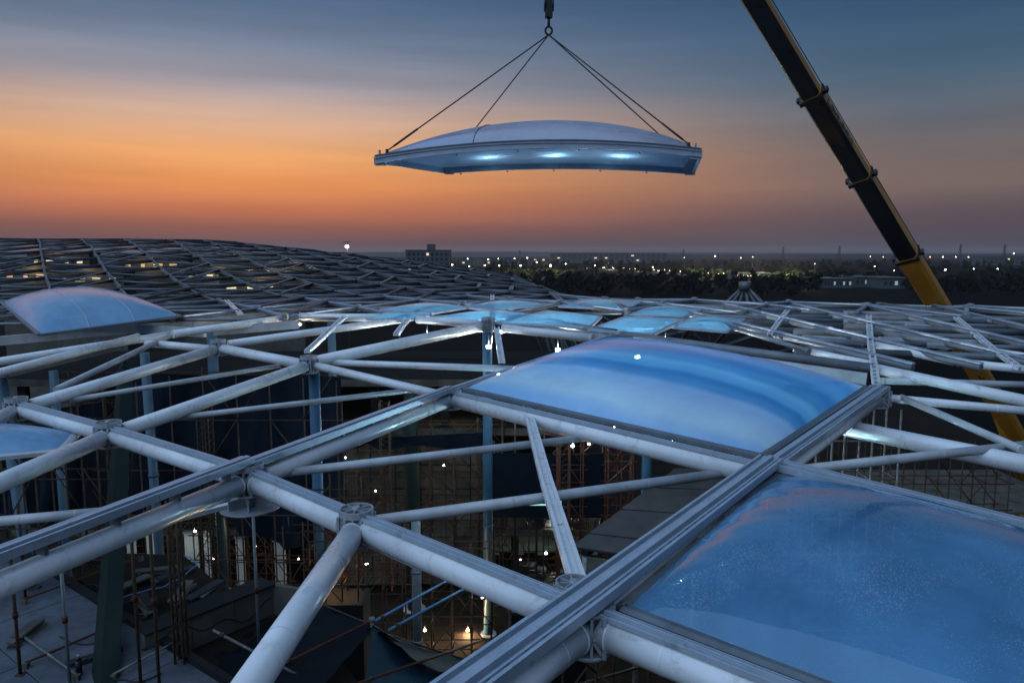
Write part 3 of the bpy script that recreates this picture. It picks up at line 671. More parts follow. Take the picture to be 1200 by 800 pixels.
def scaffold(p0, p1, z0, z1, depth, dx, dz, label, m='rust_tube', r=.035, brace=True, group='scaffolds', jit=.25, name='scaffold'):
    p0, p1 = Vector(p0), Vector(p1); p0.z = p1.z = z0; d = p1 - p0; L = d.length; d.normalize(); nb = Vector((-d.y, d.x, 0))
    t = thing(name, (p0 + p1)/2, label, 'scaffold', group); rr = random.Random(int(abs(p0.x*31 + p0.y*17 + L*7)))
    n = max(1, round(L/dx)); lv = max(1, round((z1 - z0)/dz))
    for row in ((0, depth) if depth else (0,)):
        for i in range(n + 1):
            b = p0 + d*(L*i/n) + nb*row; top = z1 + rr.uniform(-jit, jit)*2
            k = MB(); k.tube(b, Vector((b.x + rr.uniform(-.03, .03), b.y, top)), r, 7); k.build('standard', m, t)
        for j in range(1, lv + 1):
            z = z0 + (z1 - z0)*j/lv - rr.uniform(.05, .2)
            a = p0 + nb*(row + r*1.6); a.z = z; b = a + d*(L + .3); k = MB(); k.tube(a - d*.3, b, r*.9, 6); k.build('ledger', m if rr.random() < .7 else 'red_tube', t)
        if brace:
            for j in range(lv):
                for i in range(n):
                    if rr.random() < .45:
                        a = p0 + d*(L*i/n) + nb*(row - r*1.6); b = p0 + d*(L*(i+1)/n) + nb*(row - r*1.6); a.z = z0 + (z1 - z0)*j/lv; b.z = z0 + (z1 - z0)*(j+1)/lv
                        if rr.random() < .5: a.z, b.z = b.z, a.z
                        k = MB(); k.tube(a, b, r*.75, 5); k.build('brace', m, t)
    if depth:
        for j in range(1, lv + 1, 2):
            for i in range(n + 1):
                a = p0 + d*(L*i/n); a.z = z0 + (z1 - z0)*j/lv - .1; k = MB(); k.tube(a - nb*.1, a + nb*(depth + .1), r*.85, 5); k.build('transom', m, t)
    return t
def px(x, Y): return (x - 600)/FPX*Y*(1/ (cp*cp))**0 
# --- concrete frame building behind
BY = 46.0
b0 = thing('concrete_building', (-12, BY + 6, 0), 'unfinished concrete frame building with floor slabs, standing under the lattice', 'building')
zs = [14.0, 10.8, 7.3, 4.0]
for i, z in enumerate(zs):
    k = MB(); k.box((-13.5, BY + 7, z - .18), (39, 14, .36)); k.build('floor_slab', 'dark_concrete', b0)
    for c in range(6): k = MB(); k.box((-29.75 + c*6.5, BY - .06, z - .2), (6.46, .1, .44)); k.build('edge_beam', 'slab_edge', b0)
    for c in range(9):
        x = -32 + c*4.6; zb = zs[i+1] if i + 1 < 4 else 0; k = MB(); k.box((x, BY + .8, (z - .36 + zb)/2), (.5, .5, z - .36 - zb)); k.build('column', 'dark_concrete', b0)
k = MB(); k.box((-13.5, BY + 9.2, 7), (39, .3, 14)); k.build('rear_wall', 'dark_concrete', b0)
for i in range(7):                                              # formwork panels behind the scaffold
    for j in range(6):
        a = -11.6 + i*1.62; z = 1.2 + j*1.62
        k = MB(); k.box((a, BY - .3 + random.uniform(-.04, .04), z), (1.56, .08, 1.56)); k.build('formwork_panel', 'form_panel', b0)
scaffold((-12.8, BY - 1.9, 0), (-.6, BY - 1.9, 0), 0, 11.6, 1.2, 1.62, 1.6, 'dense rusty scaffold in front of the pale formwork panels', r=.05, group='scaffolds')
scaffold((-27, BY - 3.0, 0), (-14.5, BY - 3.0, 0), 0, 13.2, 1.2, 1.9, 1.8, 'rusty scaffold standing behind the dark blue netting', r=.045)
scaffold((.2, BY - 1.2, 7.3), (7.6, BY - 1.2, 7.3), 7.3, 14.2, 0, 1.7, 1.75, 'light scaffold bay on the upper slab beside the teal column', 'grey_tube', r=.04)
for i, (x0, x1, y0, y1) in enumerate([(150, 158, 616, 655), (172, 180, 610, 640), (218, 232, 622, 660), (240, 247, 622, 650), (278, 286, 628, 668), (322, 334, 632, 650)]):
    a, b = P(x0, y1, 42.2), P(x1, y0, 42.2); t = thing('partition', ((a.x + b.x)/2, 42.2, 0), ['tall', 'short', 'broad', 'narrow', 'low', 'small'][i] + ' pale partition board lit by cold lamps below the big blue net', 'partition', 'lit partitions')
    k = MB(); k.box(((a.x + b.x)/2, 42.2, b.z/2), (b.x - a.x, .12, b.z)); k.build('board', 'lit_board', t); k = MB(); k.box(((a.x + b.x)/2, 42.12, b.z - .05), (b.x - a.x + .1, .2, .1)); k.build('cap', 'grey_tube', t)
scaffold(P(92, 600, 31.0), P(398, 600, 31.0), 0, 17.0, 0, 1.45, 2.0, 'thin rusty scaffold screen just before the big blue net', 'rust_tube', r=.035)
scaffold(P(-30, 600, 23.0), P(118, 600, 23.0), 8.0, 16.6, .9, 1.1, 1.9, 'rusty scaffold by the olive column behind the slack cushion', 'rust_tube', r=.03)
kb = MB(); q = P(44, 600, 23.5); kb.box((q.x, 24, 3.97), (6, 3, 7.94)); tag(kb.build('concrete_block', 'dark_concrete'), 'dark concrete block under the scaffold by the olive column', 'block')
for i, (x0, x1, Y, z0, z1, dx) in enumerate([(225, 330, 36.5, 0, 10.5, .9), (330, 470, 33, 0, 9.0, 1.0), (480, 575, 36, 0, 7.0, 1.1), (585, 690, 43.6, 0, 8.0, 1.0), (900, 1010, 39, 0, 13.5, 1.1), (1040, 1180, 36, 0, 12, 1.2)]):
    scaffold(P(x0, 600, Y), P(x1, 600, Y), z0, z1, 1.0, dx, 1.5, ['close set rusty scaffold behind the pale teal column', 'tangled rusty scaffold behind the thick falling strut', 'low rusty scaffold beside the base of the tall teal column', 'rusty scaffold before the lit ground floor', 'dim scaffold behind the open bay by the banded cushion', 'dim scaffold below the open bay near the boom'][i], 'rust_tube', r=.034)
# --- navy wall with a lit sign, red lattice towers
nw = thing('hoarding_wall', P(640, 600, 41) - UP*3, 'dark navy hoarding wall carrying the lit strip sign', 'wall')
a, b = P(578, 640, 41), P(705, 640, 41); zt = P(640, 531, 41).z; zb = P(640, 606, 41).z
w = (b.x - a.x)/5
for i in range(5):
    k = MB(); k.box((a.x + w*(i + .5), 41, (zt + zb)/2), (w - .03, .08, zt - zb)); k.build('panel', 'navy_net', nw)
for i in range(6):
    k = MB(); k.box((a.x + w*i, 41.12, zt/2), (.14, .14, zt)); k.build('post', 'dark_concrete', nw)
sg = thing('strip_sign', P(634, 592, 40.9), 'glowing turquoise strip sign on the navy hoarding wall', 'sign')
sa, sb = P(610, 585, 40.85), P(658, 592, 40.85)
k = MB(); k.box(((sa.x + sb.x)/2, 40.88, (sa.z + sb.z)/2), (sb.x - sa.x, .06, sa.z - sb.z)); k.build('face', 'sign_lit', sg)
k = MB(); rr = random.Random(3)
for i in range(9):
    x = sa.x + (sb.x - sa.x)*(.25 + .5*i/9); z = (sa.z + sb.z)/2 + rr.uniform(-.02, .05); k.box((x, 40.845, z), (.07, .006, .10)); 
    k.box((x + .05, 40.845, z - .05), (.10, .006, .03))
kind(k.build('lettering', 'teal_paint', sg), 'stuff')
for x_, n_ in ((668, 1), (727, 2)):
    c = P(x_, 600, 39.5)
    scaffold((c.x - .7, 39.5, 0), (c.x + .7, 39.5, 0), 0, P(x_, 508, 39.5).z, 1.2, .7, 1.0, ['slim red lattice shoring tower at the end of the navy hoarding', 'slim red lattice shoring tower rising behind the grey plank ramp'][n_ - 1], 'red_tube', r=.04, group='shoring towers')
for i in range(9):
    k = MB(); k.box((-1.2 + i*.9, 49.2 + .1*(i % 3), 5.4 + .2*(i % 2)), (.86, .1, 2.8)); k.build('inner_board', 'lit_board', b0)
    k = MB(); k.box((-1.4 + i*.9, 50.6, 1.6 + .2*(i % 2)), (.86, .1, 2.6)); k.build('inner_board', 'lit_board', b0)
# --- grey plank ramp
rp = thing('plank_ramp', G(760, 600, 9), 'dark grey sloping ramp of wide planks behind the double rail', 'ramp')
nrow = 7
A0, A1_, A2_, A3_ = G(670, 640, 9.0), G(830, 662, 9.0), G(905, 548, 10.6), G(792, 548, 10.6)
for i in range(nrow):
    u0, u1 = i/nrow, (i + .965)/nrow
    q = [A0.lerp(A3_, u0), A1_.lerp(A2_, u0), A1_.lerp(A2_, u1), A0.lerp(A3_, u1)]
    k = MB(); k.plate([v + UP*(.03*(i % 2)) for v in q], .10); k.build('plank', 'plank_grey', rp)
for t_ in (.1, .5, .9):
    a, b = A0.lerp(A1_, t_), A3_.lerp(A2_, t_); k = MB(); k.prism([(-.1, -.45), (.1, -.45), (.1, -.14), (-.1, -.14)], a, b); k.build('joist', 'dark_concrete', rp)
    for p in (a, b): k = MB(); k.tube((p.x, p.y, 0), (p.x, p.y, p.z - .4), .12, 8); k.build('leg', 'grey_tube', rp)
k = MB(); k.plate([A0 - UP*.4, A1_ - UP*.4, A1_ - UP*.39 + Vector((0, .1, 0)), A0 - UP*.39 + Vector((0, .1, 0))], 1.6); k.build('front_board', 'form_panel', rp)
# --- dark blue safety nets
def net(pts_top, pts_bot, label, m='navy_net', n=26, mrows=12, fold=.28, seed=1, group='safety nets'):
    rr = random.Random(seed); ph = rr.uniform(0, 6); vs = []; T = [Vector(p) for p in pts_top]; B = [Vector(p) for p in pts_bot]
    def along(Q, u):
        t_ = u*(len(Q) - 1); i = min(len(Q) - 2, int(t_)); return Q[i].lerp(Q[i+1], t_ - i)
    for j in range(mrows + 1):
        for i in range(n + 1):
            u, v = i/n, j/mrows; p = along(T, u).lerp(along(B, u), v)
            p.y += fold*math.sin(u*31 + ph + 2.1*v)*(.4 + v) + .5*fold*math.sin(u*67 + 5*v); p.z -= .35*math.sin(math.pi*((u*3) % 1))*v; vs.append(p)
    k = MB(); k.add(vs, [(j*(n+1)+i, j*(n+1)+i+1, (j+1)*(n+1)+i+1, (j+1)*(n+1)+i) for j in range(mrows) for i in range(n)], True)
    base = sum(B, Vector())/len(B); t = thing('safety_net', base, label, 'net', group); o = k.build('mesh_sheet', m, t)
    k = MB(); k.path([along(T, i/12) for i in range(13)], .03, 5); k.build('head_rope', 'cable', t); return t
net([P(150, 436, 34), P(260, 440, 35), P(345, 438, 36), P(400, 442, 36)], [P(150, 596, 33), P(250, 598, 34), P(340, 640, 34), P(400, 622, 35)], 'big dark blue safety net hanging behind the tube lattice beside the teal column')
net([P(-30, 500, 30), P(60, 480, 31), P(122, 470, 32)], [P(-30, 590, 29), P(60, 612, 30), P(122, 604, 31)], 'dark blue safety net hanging behind the olive leaning column', seed=4)
net([P(395, 505, 42), P(450, 512, 42), P(575, 506, 42)], [P(395, 518, 42), P(450, 520, 42), P(575, 520, 42)], 'narrow dark net strip along the slab edge above the formwork', seed=8, n=16, mrows=4, fold=.1)
# --- columns
def column(p, z1, r, m, label, top=True, lean=(0, 0), group='round columns under the roof'):
    p = Vector(p); t = thing('column', p, label, 'column', group); q = Vector((p.x + lean[0], p.y + lean[1], z1))
    k = MB(); k.tube(p, q, r, 16); k.build('shaft', m, t)
    k = MB(); k.tube(p, p + UP*.08, r*1.7, 16); k.build('base_plate', 'cast_steel', t)
    for s_ in (.35, .7): c = p.lerp(q, s_); d = (q - p).normalized(); k = MB(); k.tube(c, c + d*.12, r*1.12, 16); k.build('weld_collar', m, t)
    return t
c1 = P(571, 392, 40); column((c1.x, 40, 0), zr(c1.x, 40) - .3, .27, 'teal_paint', 'tall teal round column standing clear before the formwork')
c2 = ND['N7']; column((c2.x + .1, c2.y + .3, 0), c2.z - .3, .21, 'teal_paint', 'teal round column under the hub with a slotted strut')
c3 = P(263, 692, 36); column((c3.x, 36, c3.z - .1), zr(c3.x, 36) - .2, .25, 'pale_teal_paint', 'pale teal round column in front of the big blue net')
c4 = P(185, 560, 30); column((c4.x, 30, 0), zr(c4.x, 30) - .2, .19, 'pale_teal_paint', 'pale slender column between the olive column and the blue net', lean=(-.5, .5))
c5 = P(70, 540, 27); column((c5.x, 27, 5), zr(c5.x, 27) - .2, .16, 'pale_teal_paint', 'pale slender column behind the small slack cushion', lean=(-.3, .5))
c6 = P(40, 590, 26); column((c6.x, 26, 4), zr(c6.x, 26) - .2, .22, 'pale_teal_paint', 'pale leaning column at the rim of the dark site', lean=(-1.2, .5))
c7 = P(393, 540, 39); column((c7.x, 39, 0), zr(c7.x, 39) - .2, .22, 'pale_teal_paint', 'pale grey column beside the edge of the big blue net')
c8 = P(483, 560, 43); column((c8.x, 43, 0), 14, .42, 'olive_steel', 'thick dark column standing in front of the formwork panels')
c9 = P(758, 530, 38); column((c9.x, 38, 0), zr(c9.x, 38) - .2, .26, 'teal_paint', 'short visible teal column under the banded cushion')
c10 = P(488, 660, 33); column((c10.x, 33, 0), P(488, 600, 33).z, .22, 'dark_alu', 'short grey pier below the slung lower beam')
oc = thing('box_column', P(118, 860, 13.0), 'dark olive leaning box column under the lattice hub', 'column')
qa, qb = P(118, 880, 13.0), S(147, 430, -.3); d = (qb - qa).normalized(); sd = d.cross(Vector((0, 1, 0))).normalized()
k = MB(); k.prism([(-.21, -.20), (.21, -.20), (.21, .20), (-.21, .20)], qa, qb, up=Vector((0, -1, 0))); k.build('shaft', 'olive_steel', oc)
k = MB(); k.prism([(-.24, -.21), (.24, -.21), (.24, .21), (-.24, .21)], qb - d*.6, qb - d*.1, up=Vector((0, -1, 0))); k.build('head_plate', 'olive_steel', oc)
k = MB(); k.prism([(-.3, -.3), (.3, -.3), (.3, .3), (-.3, .3)], qa - d*2.2, qa, up=Vector((0, -1, 0))); k.build('foot', 'olive_steel', oc)
# --- concrete podium with slab panels
PZ = 13.0
e0, e1 = G(20, 646, PZ), G(330, 840, PZ); ed = (e1 - e0); ed.z = 0; EL = ed.length; ed.normalize(); en = Vector((ed.y, -ed.x, 0))
if en.x > 0: en = -en
kd = MB(); pts = [e0 - ed*3, e1 + ed*4, e1 + ed*4 + en*12, e0 - ed*3 + en*12]
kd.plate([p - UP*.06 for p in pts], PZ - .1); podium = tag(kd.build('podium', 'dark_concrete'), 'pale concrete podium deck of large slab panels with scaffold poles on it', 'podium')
for i in range(8):
    for j in range(5):
        a = e0 - ed*3 + ed*((EL + 7)*i/8) + en*(2.4*j); u = ed*((EL + 7)/8 - .025); v = en*2.375
        k = MB(); k.plate([a, a + u, a + u + v, a + v][::-1] if False else [a, a + v, a + u + v, a + u], .055 + .0); k.build('slab_panel', 'concrete', podium, at=Vector((0, 0, 0)))
k = MB(); k.prism([(-.09, 0), (.09, 0), (.09, .14), (-.09, .14)], e0 - ed*3 - en*.0 + UP*.004, e1 + ed*4 + UP*.004); k.build('kerb', 'dark_concrete', podium, at=Vector((0, 0, 0)))
# lower brown deck and parapet
k = MB(); k.plate([G(x, y, 12.5) for x, y in [(90, 676), (150, 648), (215, 650), (262, 688), (360, 716), (420, 800), (330, 860)]], 12.4); tag(k.build('brown_deck', 'soil'), 'dark brown earth deck beyond the pale podium edge', 'deck')
pw = thing('parapet', G(275, 738, 12.6), 'low beige L-shaped parapet wall beside the dark tarp', 'wall')
w0, w1 = G(170, 782, 12.55), G(320, 718, 12.55); w2 = w1 + Vector((1.15, -.35, 0))
for a, b in ((w0, w0.lerp(w1, .33)), (w0.lerp(w1, .335), w0.lerp(w1, .665)), (w0.lerp(w1, .67), w1), (w1 + Vector((.08, 0, 0)), w2)):
    k = MB(); k.prism([(-.07, 0), (.07, 0), (.07, .80), (-.07, .80)], a, b); k.build('wall_panel', 'beige_wall', pw)
k = MB(); k.prism([(-.16, .81), (.5, .81), (.5, .86), (-.16, .86)][::-1], w1, w0); k.build('coping', 'dark_concrete', pw)
# --- tarps
def sheet(name, rowsP, label, cat, m, group=None, sub=6, sag=.12):
    vs = []; nr, nc = len(rowsP), len(rowsP[0]); 
    for J in range((nr-1)*sub + 1):
        for I in range((nc-1)*sub + 1):
            j, i = min(nr-2, J//sub), min(nc-2, I//sub); v, u = J/sub - j, I/sub - i
            p = (rowsP[j][i]*(1-u) + rowsP[j][i+1]*u)*(1-v) + (rowsP[j+1][i]*(1-u) + rowsP[j+1][i+1]*u)*v
            vs.append(p - UP*(sag*(4*u*(1-u) + 4*v*(1-v))*.5 + random.uniform(-.03, .03) + .03*math.sin(I*1.7 + J)))
    W = (nc-1)*sub + 1; k = MB(); k.add(vs, [(J*W+I, J*W+I+1, (J+1)*W+I+1, (J+1)*W+I) for J in range((nr-1)*sub) for I in range(W-1)], True)
    base = rowsP[-1][0].copy(); t = thing(name, base, label, cat, group); k.build('sheet', m, t)
    k = MB(); k.path([Vector(p) for p in rowsP[0]], .025, 6); k.build('edge_rope', 'cable', t); return t
sheet('tarp', [[P(322, 722, 18.2), P(372, 706, 18.0), P(438, 733, 16.2)], [P(236, 762, 16.6), P(300, 775, 15.5), P(380, 800, 14.6)], [P(280, 830, 14.0), P(330, 850, 13.6), P(400, 870, 13.5)]], 'dark slack tarp stretched beside the beige parapet', 'tarp', 'tarp_black', sag=.1)
sheet('tarp', [[P(436, 732, 16.2), P(485, 762, 17.2), P(540, 778, 18)], [P(420, 860, 14.2), P(480, 850, 14.8), P(530, 830, 15.6)]], 'teal blue tent tarp with a peak tied to a tube', 'tarp', 'tarp_blue', sag=.22)
sheet('tarp', [[P(430, 736, 16.15), P(470, 748, 17), P(545, 772, 18.2)], [P(452, 742, 16.4), P(490, 775, 16.6), P(535, 792, 17.2)]], 'black strip of tarp folded over the teal tent', 'tarp', 'tarp_black', sag=.05)
tp = thing('tent_pole', P(436, 733, 16.25), 'thin dark pole carrying the peak of the teal tent', 'pole')
k = MB(); a = P(436, 731, 16.25); k.tube((a.x, a.y, 0), (a.x, a.y, a.z + .1), .04, 8); k.build('shaft', 'grey_tube', tp); k = MB(); k.tube((a.x, a.y, a.z + .06), (a.x, a.y, a.z + .16), .07, 8); k.build('cap', 'grey_tube', tp)
tu = [((250, 738, 16.2), (352, 792, 15.0), 'grey_tube', 'grey'), ((322, 782, 15.3), (438, 726, 16.3), 'red_tube', 'red rusty'), ((438, 728, 16.3), (538, 672, 20), 'blue_tube', 'upper pale blue'), ((455, 738, 16.6), (565, 678, 20), 'blue_tube', 'lower pale blue'),
      ((420, 800, 14.2), (565, 750, 17.5), 'red_tube', 'short red')]
for a, b, m_, w in tu:
    a, b = P(*a), P(*b); t = thing('loose_tube', a, w + ' scaffold tube lying slanted across the tarps', 'tube', 'loose tubes over the tarps')
    k = MB(); k.tube(a, b, .032, 8); k.build('tube', m_, t); k = MB(); d = (b - a).normalized(); k.tube(a + d*.25, a + d*.36, .055, 8); k.build('coupler', 'rust_tube', t)
# --- front scaffold poles on and beside the podium
def pole(x, y, Y, ytop, m, label, r=.036, group='single scaffold poles'):
    b = P(x, y, Y); tpt = P(x, ytop, Y); t = thing('scaffold_pole', b, label, 'pole', group)
    k = MB(); k.tube(b, Vector((b.x, b.y, tpt.z)), r, 8); k.build('tube', m, t)
    k = MB(); k.box(b + UP*.01, (.16, .16, .02)); k.build('foot_plate', m, t)
    k = MB(); k.tube(b.lerp(Vector((b.x, b.y, tpt.z)), .45), b.lerp(Vector((b.x, b.y, tpt.z)), .49), r*1.6, 8); k.build('coupler', 'red_tube', t)
for x, y, ytop, w, m_ in [(165, 800, 585, 'grey rusty pole with coupler beside the olive column', 'rust_tube'), (187, 806, 585, 'rusty pole with blue and orange paint bands next to the lattice mast', 'rust_tube'), (82, 800, 640, 'dark pole rising from the middle of the pale podium', 'dark_alu'),
                    (30, 700, 590, 'thin rusty pole at the outer rim of the podium', 'rust_tube'), (24, 790, 640, 'faint brown pole near the podium rim', 'rust_tube'), (304, 770, 600, 'thin dark pole standing before the beige parapet', 'dark_alu')]:
    z = PZ if x < 200 else 12.55; Y = G(x, y, z).y; pole(x, y, Y, ytop, m_, w)
def mast(x, y, Y, ytop, label, m='rust_tube', w=.22):
    b = P(x, y, Y); h = P(x, ytop, Y).z - b.z; t = thing('lattice_mast', b, label, 'mast', 'lattice masts')
    for sx, sy in ((-1, -1), (1, -1), (1, 1), (-1, 1)):
        k = MB(); k.tube(b + Vector((sx*w/2, sy*w/2, 0)), b + Vector((sx*w/2, sy*w/2, h)), .03, 6); k.build('chord', m, t)
    k = MB(); n = int(h/.3)
    for i in range(n):
        z0, z1 = h*i/n, h*(i+1)/n; s_ = 1 if i % 2 else -1
        for (ax, ay, bx_, by_) in ((-1, -1, 1, -1), (1, -1, 1, 1), (1, 1, -1, 1), (-1, 1, -1, -1)):
            k.tube(b + Vector((ax*w/2*s_, ay*w/2*s_, z0)), b + Vector((bx_*w/2*s_, by_*w/2*s_, z1)), .012, 4, caps=False)
    kind(k.build('lacing', m, t), 'stuff')
mast(214, 790, 15.2, 585, 'thick bundled lattice mast of grey tubes beside the beige parapet', 'rust_tube', .20)
for i, (x, Y) in enumerate([(250, 31), (400, 37), (455, 39), (660, 39)]):
    mast(x, 690, Y, 470, ['slim mast beside the pale teal column', 'slim mast beside the edge of the big blue net', 'slim mast in front of the formwork scaffold', 'slim mast beside the navy hoarding'][i], 'rust_tube', .5)
# ledgers lying across the podium
for i, (a, b) in enumerate([((28, 702), (165, 652)), ((30, 776), (168, 718)), ((132, 790), (205, 752)), ((20, 740), (90, 790))]):
    p, q = G(*a, PZ + .12), G(*b, PZ + .12); t = thing('loose_tube', p, ['rusty red tube lying along the far end of the podium', 'long rusty tube lying across the middle of the podium', 'thin grey tube lying by the lattice mast', 'thin pale tube lying near the podium rim'][i], 'tube', 'loose tubes on the podium')
    k = MB(); k.tube(p, q, .028, 6); k.build('tube', 'red_tube' if i < 2 else 'grey_tube', t)
    k = MB(); k.box(p - UP*.06, (.12, .12, .12)); k.box(q - UP*.06, (.12, .12, .12)); kind(k.build('packer', 'form_panel', t), 'stuff')
gc = thing('gas_cylinder', G(93, 790, PZ), 'black gas cylinder standing on the pale podium', 'cylinder'); p = G(93, 790, PZ)
k = MB(); k.tube(p, p + UP*.34, .065, 12); k.tube(p + UP*.34, p + UP*.40, .065, 12, r1=.03); k.build('body', 'crane_black', gc); k = MB(); k.tube(p + UP*.4, p + UP*.46, .025, 8); k.build('valve', 'cast_steel', gc)
# --- leftovers lying on the podium and the deck
rd = random.Random(17)
def on(x, y, z): return G(x, y, z)
for i, (x, y, z) in enumerate([(30, 745, PZ), (110, 772, PZ), (20, 690, PZ), (150, 690, 12.5), (185, 672, 12.5), (215, 700, 12.5), (240, 700, 12.5), (170, 712, 12.5), (205, 675, 12.5)]):
    c = on(x, y, z); a = rd.uniform(0, 3); n = rd.randint(2, 5); lab = ['pale', 'worn', 'dark', 'thin', 'short', 'wet', 'muddy', 'small', 'crooked', 'loose', 'rough', 'low'][i] + ' stack of boards lying on the ' + ('podium deck' if z == PZ else 'brown earth deck')
    t = thing('board_stack', c, lab, 'boards', 'board stacks on the decks')
    for j in range(n): k = MB(); k.box(c + Vector((rd.uniform(-.05, .05), rd.uniform(-.05, .05), .025 + j*.05)), (rd.uniform(.7, 1.3), rd.uniform(.15, .3), .045), rz=a + rd.uniform(-.15, .15)); k.build('board', rd.choice(['form_panel', 'plank_grey', 'slab_edge']), t)
for i, (x, y, z, m_) in enumerate([(70, 745, PZ, 'cable'), (125, 720, PZ, 'blue_tube'), (200, 690, 12.52, 'cable')]):
    c = on(x, y, z + .03); k = MB(); pts = [c]
    a = rd.uniform(0, 6)
    for j in range(40): a += rd.uniform(-.5, .55); pts.append(pts[-1] + Vector((math.cos(a)*.11, math.sin(a)*.11, 0)))
    k.path(pts, .016, 5); tag(k.build('hose', m_), ['black cable snaking over the pale podium', 'blue hose snaking over the pale podium', 'black cable lying on the brown earth deck'][i], 'hose')
c0, c1_ = w0 + UP*.5 - Vector((0, .1, 0)), w1 + UP*.35 - Vector((0, .1, 0)); k = MB(); k.path([c0.lerp(c1_, j/20) - UP*.12*math.sin(j*.9) + UP*.15*math.sin(j*.33) for j in range(21)], .022, 5); tag(k.build('hose', 'red_tube'), 'reddish hose draped along the beige parapet', 'hose')
# --- right hand scaffold group and deck
scaffold(P(866, 560, 34), P(935, 560, 34), 0, P(866, 470, 34).z, 1.0, 1.5, 1.9, 'grey scaffold tower beneath the open bay by the banded cushion', 'grey_tube', r=.05, brace=False)
scaffold(P(955, 560, 31), P(1052, 560, 31), 0, P(955, 468, 31).z, 1.2, 1.2, 1.7, 'pale scaffold tower beneath the open bay on the boom side', 'grey_tube', r=.05, brace=False)
dk = thing('timber_deck', G(1090, 585, 6), 'dim brown timber deck below the open bay on the boom side', 'deck')
for i in range(7):
    a, b = G(940, 600, 6), G(1280, 600, 6); k = MB(); k.plate([a + Vector((0, i*1.3, 0)), b + Vector((0, i*1.3, 0)), b + Vector((0, i*1.3 + 1.26, 0)), a + Vector((0, i*1.3 + 1.26, 0))], .15); k.build('plank', 'form_panel', dk)
for x_ in (.1, .9): 
    c = G(940, 600, 6).lerp(G(1280, 600, 6), x_) + Vector((0, 4, -.2)); k = MB(); k.tube((c.x, c.y, 0), c, .15, 8); k.build('leg', 'grey_tube', dk)
scaffold(P(630, 790, 12), P(760, 790, 13), 12.0, 15.6, 1.2, 1.1, 1.3, 'rusty scaffold frame close under the near edge tubes', 'rust_tube', r=.03)
pd = MB(); a = P(620, 830, 11.2); pd.box((a.x + 1.6, 13.5, 5.98), (6, 5, 11.96)); tag(pd.build('brick_pier_block', 'dark_concrete'), 'dark concrete block under the rusty near scaffold frame', 'block')
bxm = thing('black_crate', G(600, 735, 6), 'black box shaped cabin beside the near tube', 'cabin'); c = P(612, 735, 24)
k = MB(); k.box((c.x + .9, 24.6, c.z/2), (2.6, 2.0, c.z + 1.4)); k.build('body', 'crane_black', bxm); k = MB(); k.box((c.x + .9, 24.6, c.z + .76), (2.8, 2.2, .12)); k.build('roof', 'gasket', bxm)
# --- lit ground floor and its clutter
rr = random.Random(5)
for i, (x, y, Y, m_, col, pw_) in enumerate([(598, 611, 47.5, 'lamp_green', (.95, 1, .7), 420), (650, 609, 47.5, 'lamp_green', (.95, 1, .75), 480), (692, 609, 47.5, 'lamp_warm', (1, .92, .6), 420), (640, 648, 47.2, 'lamp_green', (.8, 1, .85), 160),
        (430, 660, 43, 'lamp_white', (.85, .95, 1), 60), (228, 622, 41.2, 'lamp_white', (.9, 1, .95), 45), (185, 630, 41.2, 'lamp_green', (.85, 1, .8), 45), (548, 738, 40, 'lamp_orange', (1, .62, .32), 500), (498, 738, 38, 'lamp_warm', (1, .75, .45), 350),
        (392, 672, 26.4, 'lamp_orange', (1, .55, .15), 130), (905, 556, 38, 'lamp_orange', (1, .45, .1), 60), (938, 564, 37, 'lamp_orange', (1, .45, .1), 50), (163, 556, 40, 'lamp_orange', (1, .5, .12), 40), (172, 554, 41, 'lamp_orange', (1, .5, .12), 40), (155, 553, 41, 'lamp_orange', (1, .5, .12), 30),
        (524, 470, 47.5, 'lamp_warm', (1, .8, .3), 90), (690, 520, 44, 'lamp_warm', (1, .65, .3), 90), (5, 546, 36, 'lamp_green', (.9, 1, .7), 90), (352, 380, 37, 'lamp_warm', (1, .85, .6), 40)]):
    wh = ['hanging in the lit ground floor behind the teal column', 'hanging over the lit ground floor under the sign', 'glowing behind the red shoring tower', 'low in the ground floor beside the black cabin', 'between the rusty scaffold tubes by the strut', 'on the far side of the pale teal column', 'behind the olive column', 'above the brightly lit orange earth', 'at the tent peak edge', 'glowing inside the orange lit tube stack', 'on the deck by the banded cushion', 'on the deck a step beyond its twin', 'of the amber cluster by the net, middle', 'of the amber cluster by the net, deeper', 'of the amber cluster by the net, outer', 'on the upper slab under the hub', 'behind the long strut under the banded cushion', 'at the rim behind the small slack cushion', 'under the lit tube behind the hub'][i]
    work_lamp(P(x, y, Y), m_, col, pw_, ['cold', 'warm', 'amber'][0 if m_ in ('lamp_green', 'lamp_white') else 1 if m_ == 'lamp_warm' else 2] + ' work lamp ' + wh, size=.055 if Y < 40 else .075)
for i, (x, y, Y) in enumerate([(405, 536, 43.6), (440, 575, 43.6), (520, 545, 43.6), (548, 590, 43.6), (465, 640, 43.0), (540, 655, 40), (425, 700, 36), (300, 640, 37), (350, 655, 36), (610, 655, 45), (675, 640, 43), (250, 655, 39), (720, 500, 42), (1000, 545, 37), (960, 575, 34), (565, 700, 37)]):
    work_lamp(P(x, y, Y), 'lamp_warm' if i % 3 else 'lamp_white', (1, .85, .6) if i % 3 else (.85, .97, 1), 26, 'tiny bulb clipped to a rusty scaffold tube', .3, .04, 'tiny bulbs on the scaffolds')
